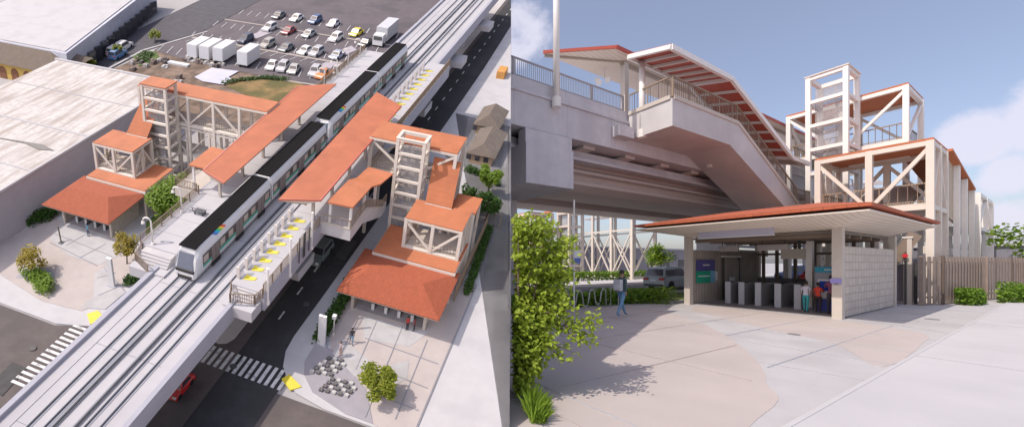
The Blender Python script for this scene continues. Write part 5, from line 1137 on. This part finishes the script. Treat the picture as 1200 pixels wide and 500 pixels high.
# ---- people
skinA, skinB = (.34, .20, .13), (.20, .115, .075)
person(STREET, 'man in a dark top and light blue jeans walking across the plaza', (11.35, 9.55, .02), 1.78, 8, (.05, .085, .09), (.14, .27, .42), (.025, .018, .014), stride=.46, arms=(.4, -.35), skin=skinA, bare_arms=False)
b = T('backpack', 'pale grey backpack on the back of the walking man', 'backpack', STREET, (11.35, 9.55, 1.1))
wb = []
def bag():
    k = MB(); q = [(-.36, -.13), (-.36, .13), (-.13, .17), (-.13, -.17)]
    for (x, y) in (): pass
    k.box(-.33, -.14, -.15, .15, 1.02, 1.44); k.box(-.37, -.33, -.11, .11, 1.06, 1.26); k.move(R(8), (11.35, 9.55, .02)); k.build('pack', mat('pack_grey', (.46, .47, .50), .8, .1, 4), b, STREET, bevel=.03)
    for s in (-1, 1): MB().tube([(-.15, s*.11, 1.42), (.0, s*.12, 1.50), (.13, s*.12, 1.36), (.08, s*.14, 1.1)], .02, 6).move(R(8), (11.35, 9.55, .02)).build('strap', darkm, b, STREET)
bag()
person(STREET, 'child in a white top and teal trousers beside the ticket machine', (19.0, 6.35, .02), 1.30, 0, (.62, .60, .68), (.05, .36, .38), (.02, .013, .010), stride=.12, skin=skinB, long_hair=True)
person(STREET, 'child in a bright red top reaching to the ticket machine', (19.15, 5.98, .02), 1.25, 5, (.68, .07, .045), (.05, .03, .03), (.02, .013, .010), stride=.1, raise_arm='r', skin=skinB, long_hair=True)
person(STREET, 'woman in a patterned maroon top half behind the front post', (19.0, 5.50, .02), 1.55, 20, (.24, .07, .13), (.05, .04, .06), (.02, .013, .010), stride=.08, skin=skinB, raise_arm='l')
# ---- street furniture
t = T('bike_rack', 'serpentine grey metal bicycle rack in front of the hedge', 'bicycle rack', STREET, (12, 12.4, 0))
pa, pb = np.array((9.6, 11.75)), np.array((13.6, 12.35)); pts = []
for i in range(0, 9):
    for j in range(8):
        u = (i+j/8)/9; c = pa+(pb-pa)*u; ph = (i+j/8)*math.pi
        s = math.sin(ph); z = .52+.36*math.copysign(abs(s)**.45, s); pts.append((c[0]-.07*math.cos(ph)*.0, c[1], z))
MB().tube([(pa[0], pa[1], 0)]+pts+[(pb[0], pb[1], 0)], .030, 8).build('serpentine_tube', mat('rack_grey', (.42, .43, .43), .4, .05, 1, metal=.3), t, STREET, smooth=True)
MB().tube([(13.9, 12.35, 0), (13.9, 12.35, .9), (14.5, 12.4, .9), (14.5, 12.4, 0)], .03, 8).build('end_hoop', mat('rack_grey', (.42, .43, .43), .4, .05, 1, metal=.3), t, STREET)
t = T('street_sign', 'slim white sign pole with a small blue and white plate', 'sign', STREET, (11.0, 12.0, 0))
MB().tube([(11.0, 11.75, 0), (11.0, 11.75, 4.7)], .035, 8).build('pole', steelw, t, STREET); MB().box(10.98, 11.3, 11.70, 11.72, 2.05, 2.6).build('white_plate', whitep, t, STREET); MB().box(10.98, 11.3, 11.695, 11.718, 2.06, 2.28).build('blue_plate', mat('plate_blue', (.10, .16, .42), .4, .05, 1), t, STREET)
car(STREET, 'pale teal silver suv on the road beyond the hedge', 27.6, 18.2, .022, 0, (.33, .38, .385), 'suv', 4.7, 1.9, name='moving_car', near=True)
car(STREET, 'small red car far away seen through the lobby', 48, 15.0, .022, 0, (.5, .05, .04), 'sedan', 4.3, 1.8, 'far cars seen through the lobby')
car(STREET, 'white car far away seen through the lobby', 47, 12.2, .022, 90, wht, 'sedan', 4.3, 1.8, 'far cars seen through the lobby')
car(STREET, 'blue car far away seen through the lobby', 50, 17.6, .022, 60, (.08, .14, .36), 'suv', 4.3, 1.8, 'far cars seen through the lobby')
# slatted timber fence on the right
def slat_fence(label, pts, z1, w=.175, gap=.010, group='street slatted fences'):
    t = T('slatted_fence', label, 'fence', STREET, (*pts[0], 0), group)
    m1 = mat('fence_brown', (.27, .21, .175), .7, .18, 2, .3)
    for i in range(len(pts)-1):
        p, q = np.array(pts[i]), np.array(pts[i+1]); L = np.linalg.norm(q-p); d = (q-p)/L; n = int(L/(w+gap)); nv = np.array([-d[1], d[0]])
        k = MB()
        for j in range(n):
            c = p+d*(j+.5)*(w+gap); dz = .02*((j*7) % 5)/5; off = nv*(.035 if j % 2 else -.035)
            k.beam((c[0]+off[0], c[1]+off[1], .06), (c[0]+off[0], c[1]+off[1], z1+dz), .03, w) if abs(d[1]) > 2 else k.prism([tuple(c+off-d*w/2-nv*.015), tuple(c+off+d*w/2-nv*.015), tuple(c+off+d*w/2+nv*.015), tuple(c+off-d*w/2+nv*.015)], .06, z1+dz)
        k.build('slats', m1, t, STREET)
        for z in (.4, z1-.25): MB().beam((*p, z), (*q, z), .05, .08).build('rail', brownp, t, STREET)
        for c in (p, q): MB().box(c[0]-.07, c[0]+.07, c[1]-.07, c[1]+.07, 0, z1+.06).build('post', m1, t, STREET)
slat_fence('tall brown slatted fence between the lobby and the shrub at right', [(26.6, 4.25), (28.0, 3.75), (33.0, 2.95)], 2.35)
slat_fence('tall brown slatted fence continuing to the right past the shrub', [(33.2, 2.85), (36, 2.2), (46, .4)], 2.35)
hedge(STREET, 'rounded green shrub in front of the slatted fence', [(28.6, 3.1), (30.2, 2.8)], .9, .95, 2200, .13, 31, hedgeG, 0, 'street shrubs', 'shrub')
hedge(STREET, 'green shrub at the right end of the slatted fence', [(31.8, 2.1), (33.8, 1.5)], 1.2, 1.1, 1500, .14, 32, hedgeG, 0, 'street shrubs', 'shrub')
hedge(STREET, 'long green hedge between the plaza and the road', [(6.6, 12.9), (9.5, 13.0), (13.0, 13.3), (16.2, 12.5), (17.3, 11.7)], 1.05, .86, 13000, .12, 33, hedgeG, 0, 'street hedges')
hedge(STREET, 'low green hedge on the far side of the road', [(2, 30), (20, 30), (62, 30)], 1.6, 1.4, 9000, .26, 34, hedgeG, 0, 'street hedges')
tree(STREET, 'small bright tree beyond the road behind the silver car', (36.6, 22.9+2.6, 0), 4.6, 1.8, 1.6, 1700, .22, 35, greenA, .10, 'street trees')
tree(STREET, 'green tree at the far right behind the slatted fence', (41.5, 1.0, 0), 6.0, 2.4, 2.4, 2600, .26, 36, greenA, .16, 'street trees')
tree(STREET, 'dark tree behind the grey building at far left', (34, 46, 0), 7.5, 3, 2.6, 1500, .4, 37, greenB, .2, 'street trees')
# exit passage right of the tiled wall: raking strut, red disc sign, light
t = T('raking_strut', 'brown raking stair stringer in the passage right of the tiled wall', 'stair stringer', STREET, (27, 5.3, 0)); MB().beam((26.4, 6.4, .1), (27.0, 4.5, 3.5), .22, .5).build('stringer', brownp, t, STREET); MB().beam((26.5, 6.3, 1.0), (27.1, 4.4, 4.4), .06, .06).build('handrail', darkm, t, STREET)
t = T('round_sign', 'small round red sign in the passage beside the fence', 'sign', STREET, (26.7, 4.75, 2.4)); MB().tube([(26.60, 4.80, 2.42), (26.66, 4.80, 2.42)], .10, 18).build('disc', mat('sign_red', (.62, .03, .04), .4, .04, 1), t, STREET); MB().box(26.66, 26.72, 4.76, 4.84, 0, 2.6).build('post', darkm, t, STREET)
t = T('passage_gate', 'grey gate standing in the passage beside the fence', 'gate', STREET, (27.4, 5.4, 0)); MB().box(27.3, 27.36, 4.6, 6.2, .1, 2.0).build('leaf', mat('gate_purple_grey', (.33, .30, .34), .6, .1, 1), t, STREET); MB().box(27.26, 27.4, 4.5, 4.6, 0, 2.1).build('gate_post', darkm, t, STREET)
# buildings across the street
def block(label, a0, a1, b0, b1, h, col, g=None):
    t = T('background_building', label, 'building', STREET, ((a0+a1)/2, (b0+b1)/2, 0), g)
    m = mat('block_%02d%02d' % (int(col[0]*99), int(col[2]*99)), col, .85, .08, .2)
    MB().box(a0, a1, b0, b1, 0, h).build('wall', m, t, STREET)
    MB().box(a0-.2, a1+.2, b0-.2, b1+.2, h, h+.25).build('parapet', pavw, t, STREET)
    for i in range(int((a1-a0)/5)): MB().box(a0+1+5*i, a0+3+5*i, b0-.04, b0+.02, 1.2, 2.6).build('window', tint, t, STREET)
block('long grey walled building across the road behind the far station', 26, 84, 46, 60, 4.6, (.25, .235, .265))
block('grey building behind the right hand fence', 50, 78, -2, 11, 3.4, (.22, .215, .25))
# ---- foreground shrub, leaf by leaf, with its own branches
t = T('leafy_shrub', 'large bright leafy shrub close by at the lower left of the plaza', 'shrub', STREET, (4.0, 5.3, 0))
W0 = lambda p: np.asarray(p, float)       # this plant is laid out in plain east, north, up
rnd = random.Random(77); lf = MB(); br = MB()
def leaf(p, s):
    if p[0] < .035: return
    a = Vector((rnd.gauss(.2, .7), rnd.gauss(-.3, .7), rnd.gauss(-.35, .5))).normalized(); nn = Vector((rnd.gauss(0, .5), rnd.gauss(-.5, .5), 1)).normalized(); c = a.cross(nn).normalized(); nn = c.cross(a)
    f = nn*s*.13; P = Vector(p)
    q = [P, P+a*s*.22+c*s*.30+f, P+a*s*.55+c*s*.36+f, P+a*s*.85+c*s*.16+f*.6, P+a*s*1.12, P+a*s*.85-c*s*.16+f*.6, P+a*s*.55-c*s*.36+f, P+a*s*.22-c*s*.30+f, P+a*s*.55]
    lf.add([tuple(v) for v in q], [(0, 1, 2, 8), (2, 3, 4, 8), (4, 5, 6, 8), (6, 7, 0, 8)])
def twig(p0, p1, r, n, s, sag=.08):
    p0, p1 = Vector(p0), Vector(p1); L = (p1-p0).length; pts = []
    for i in range(7):
        u = i/6; pts.append(tuple(p0.lerp(p1, u)+Vector((0, 0, -sag*math.sin(math.pi*u)*L+.03*rnd.gauss(0, 1)*L*.3))))
    br.tube(pts, r, 6, r*.25)
    for i in range(n):
        u = rnd.uniform(.15, 1.02); p = p0.lerp(p1, u)+Vector((rnd.gauss(0, .055), rnd.gauss(0, .08), -sag*math.sin(math.pi*min(1, u))*L+rnd.gauss(0, .055))); leaf(p, s*rnd.uniform(.65, 1.2))
root = (.12, 6.15, 0)
for i, (x, y, z) in enumerate(((.05, 6.1, 1.2), (.22, 6.3, 1.9), (.35, 6.2, 2.5), (.10, 5.9, 2.6), (.5, 6.3, 1.5), (.45, 6.0, 2.15))):
    br.tube([root, (x*.5+.05, 6.15, z*.5), (x, y, z)], .03, 7, .012)
ends = []
for i in range(190):
    z = rnd.uniform(.75, 2.86); lim = 1.02 if 1.7 < z < 2.6 else .92 if z > 1.2 else .62
    x = rnd.uniform(.03, lim)*(1 if z < 2.6 else .85); y = rnd.uniform(5.7, 6.7)
    c = Vector((max(.03, x-.35), 6.15+rnd.uniform(-.2, .3), z-.15)); twig(c, (x, y, z), .008, 34, .08)
for a, b_ in (((.30, 6.2, 1.25), (.80, 5.9, 1.10)), ((.55, 6.0, 1.15), (1.25, 5.75, 1.12)), ((.80, 5.95, 1.12), (1.45, 5.7, 1.22)), ((.7, 5.95, 1.12), (1.15, 5.8, .88)), ((.9, 5.9, 1.05), (1.30, 5.75, .98)), ((.85, 5.9, 1.15), (1.32, 5.8, 1.30)), ((.3, 6.1, 1.0), (.95, 5.8, .72)), ((.4, 6.0, .95), (.80, 5.8, .62)), ((.2, 6.1, .9), (.55, 5.8, .60)), ((.5, 6.0, 1.3), (.98, 5.85, 1.42)), ((.1, 6.1, 1.3), (.5, 5.8, 1.0))):
    twig(a, b_, .012, 42, .078, .04)
for i in range(46):
    z = rnd.uniform(.12, .9); x = rnd.uniform(.03, .50-.15*(.9-z)); y = rnd.uniform(5.5, 6.4); twig((max(.03, x-.25), 6.1, z+.1), (x, y, z), .007, 30, .08)
br.build('branches', bark, t, W0, smooth=True)
lf.build('leaves', leafmat('shrub_leaves', (.22, .34, .03), (.46, .54, .07), .45), t, W0, uvmode='leaf')
t = T('grass_tuft', 'fine green grass tuft at the foot of the leafy shrub', 'grass clump', STREET, (4.3, 4.6, 0)); k = MB(); rnd = random.Random(3)
for i in range(500):
    x, y = rnd.uniform(.24, .46), rnd.uniform(4.9, 5.5); h = rnd.uniform(.22, .5)*(1.3-1.8*x); a = rnd.uniform(0, 6.28); l = rnd.uniform(.05, .20); w = .006
    k.add([(x-w, y, .0), (x+w, y, .0), (x+l*.5*math.cos(a), y+l*.5*math.sin(a), h*.7), (x+l*math.cos(a), y+l*math.sin(a), h)], [(0, 1, 2), (0, 2, 3)])
k.build('blades', greenA, t, W0, uvmode='leaf')
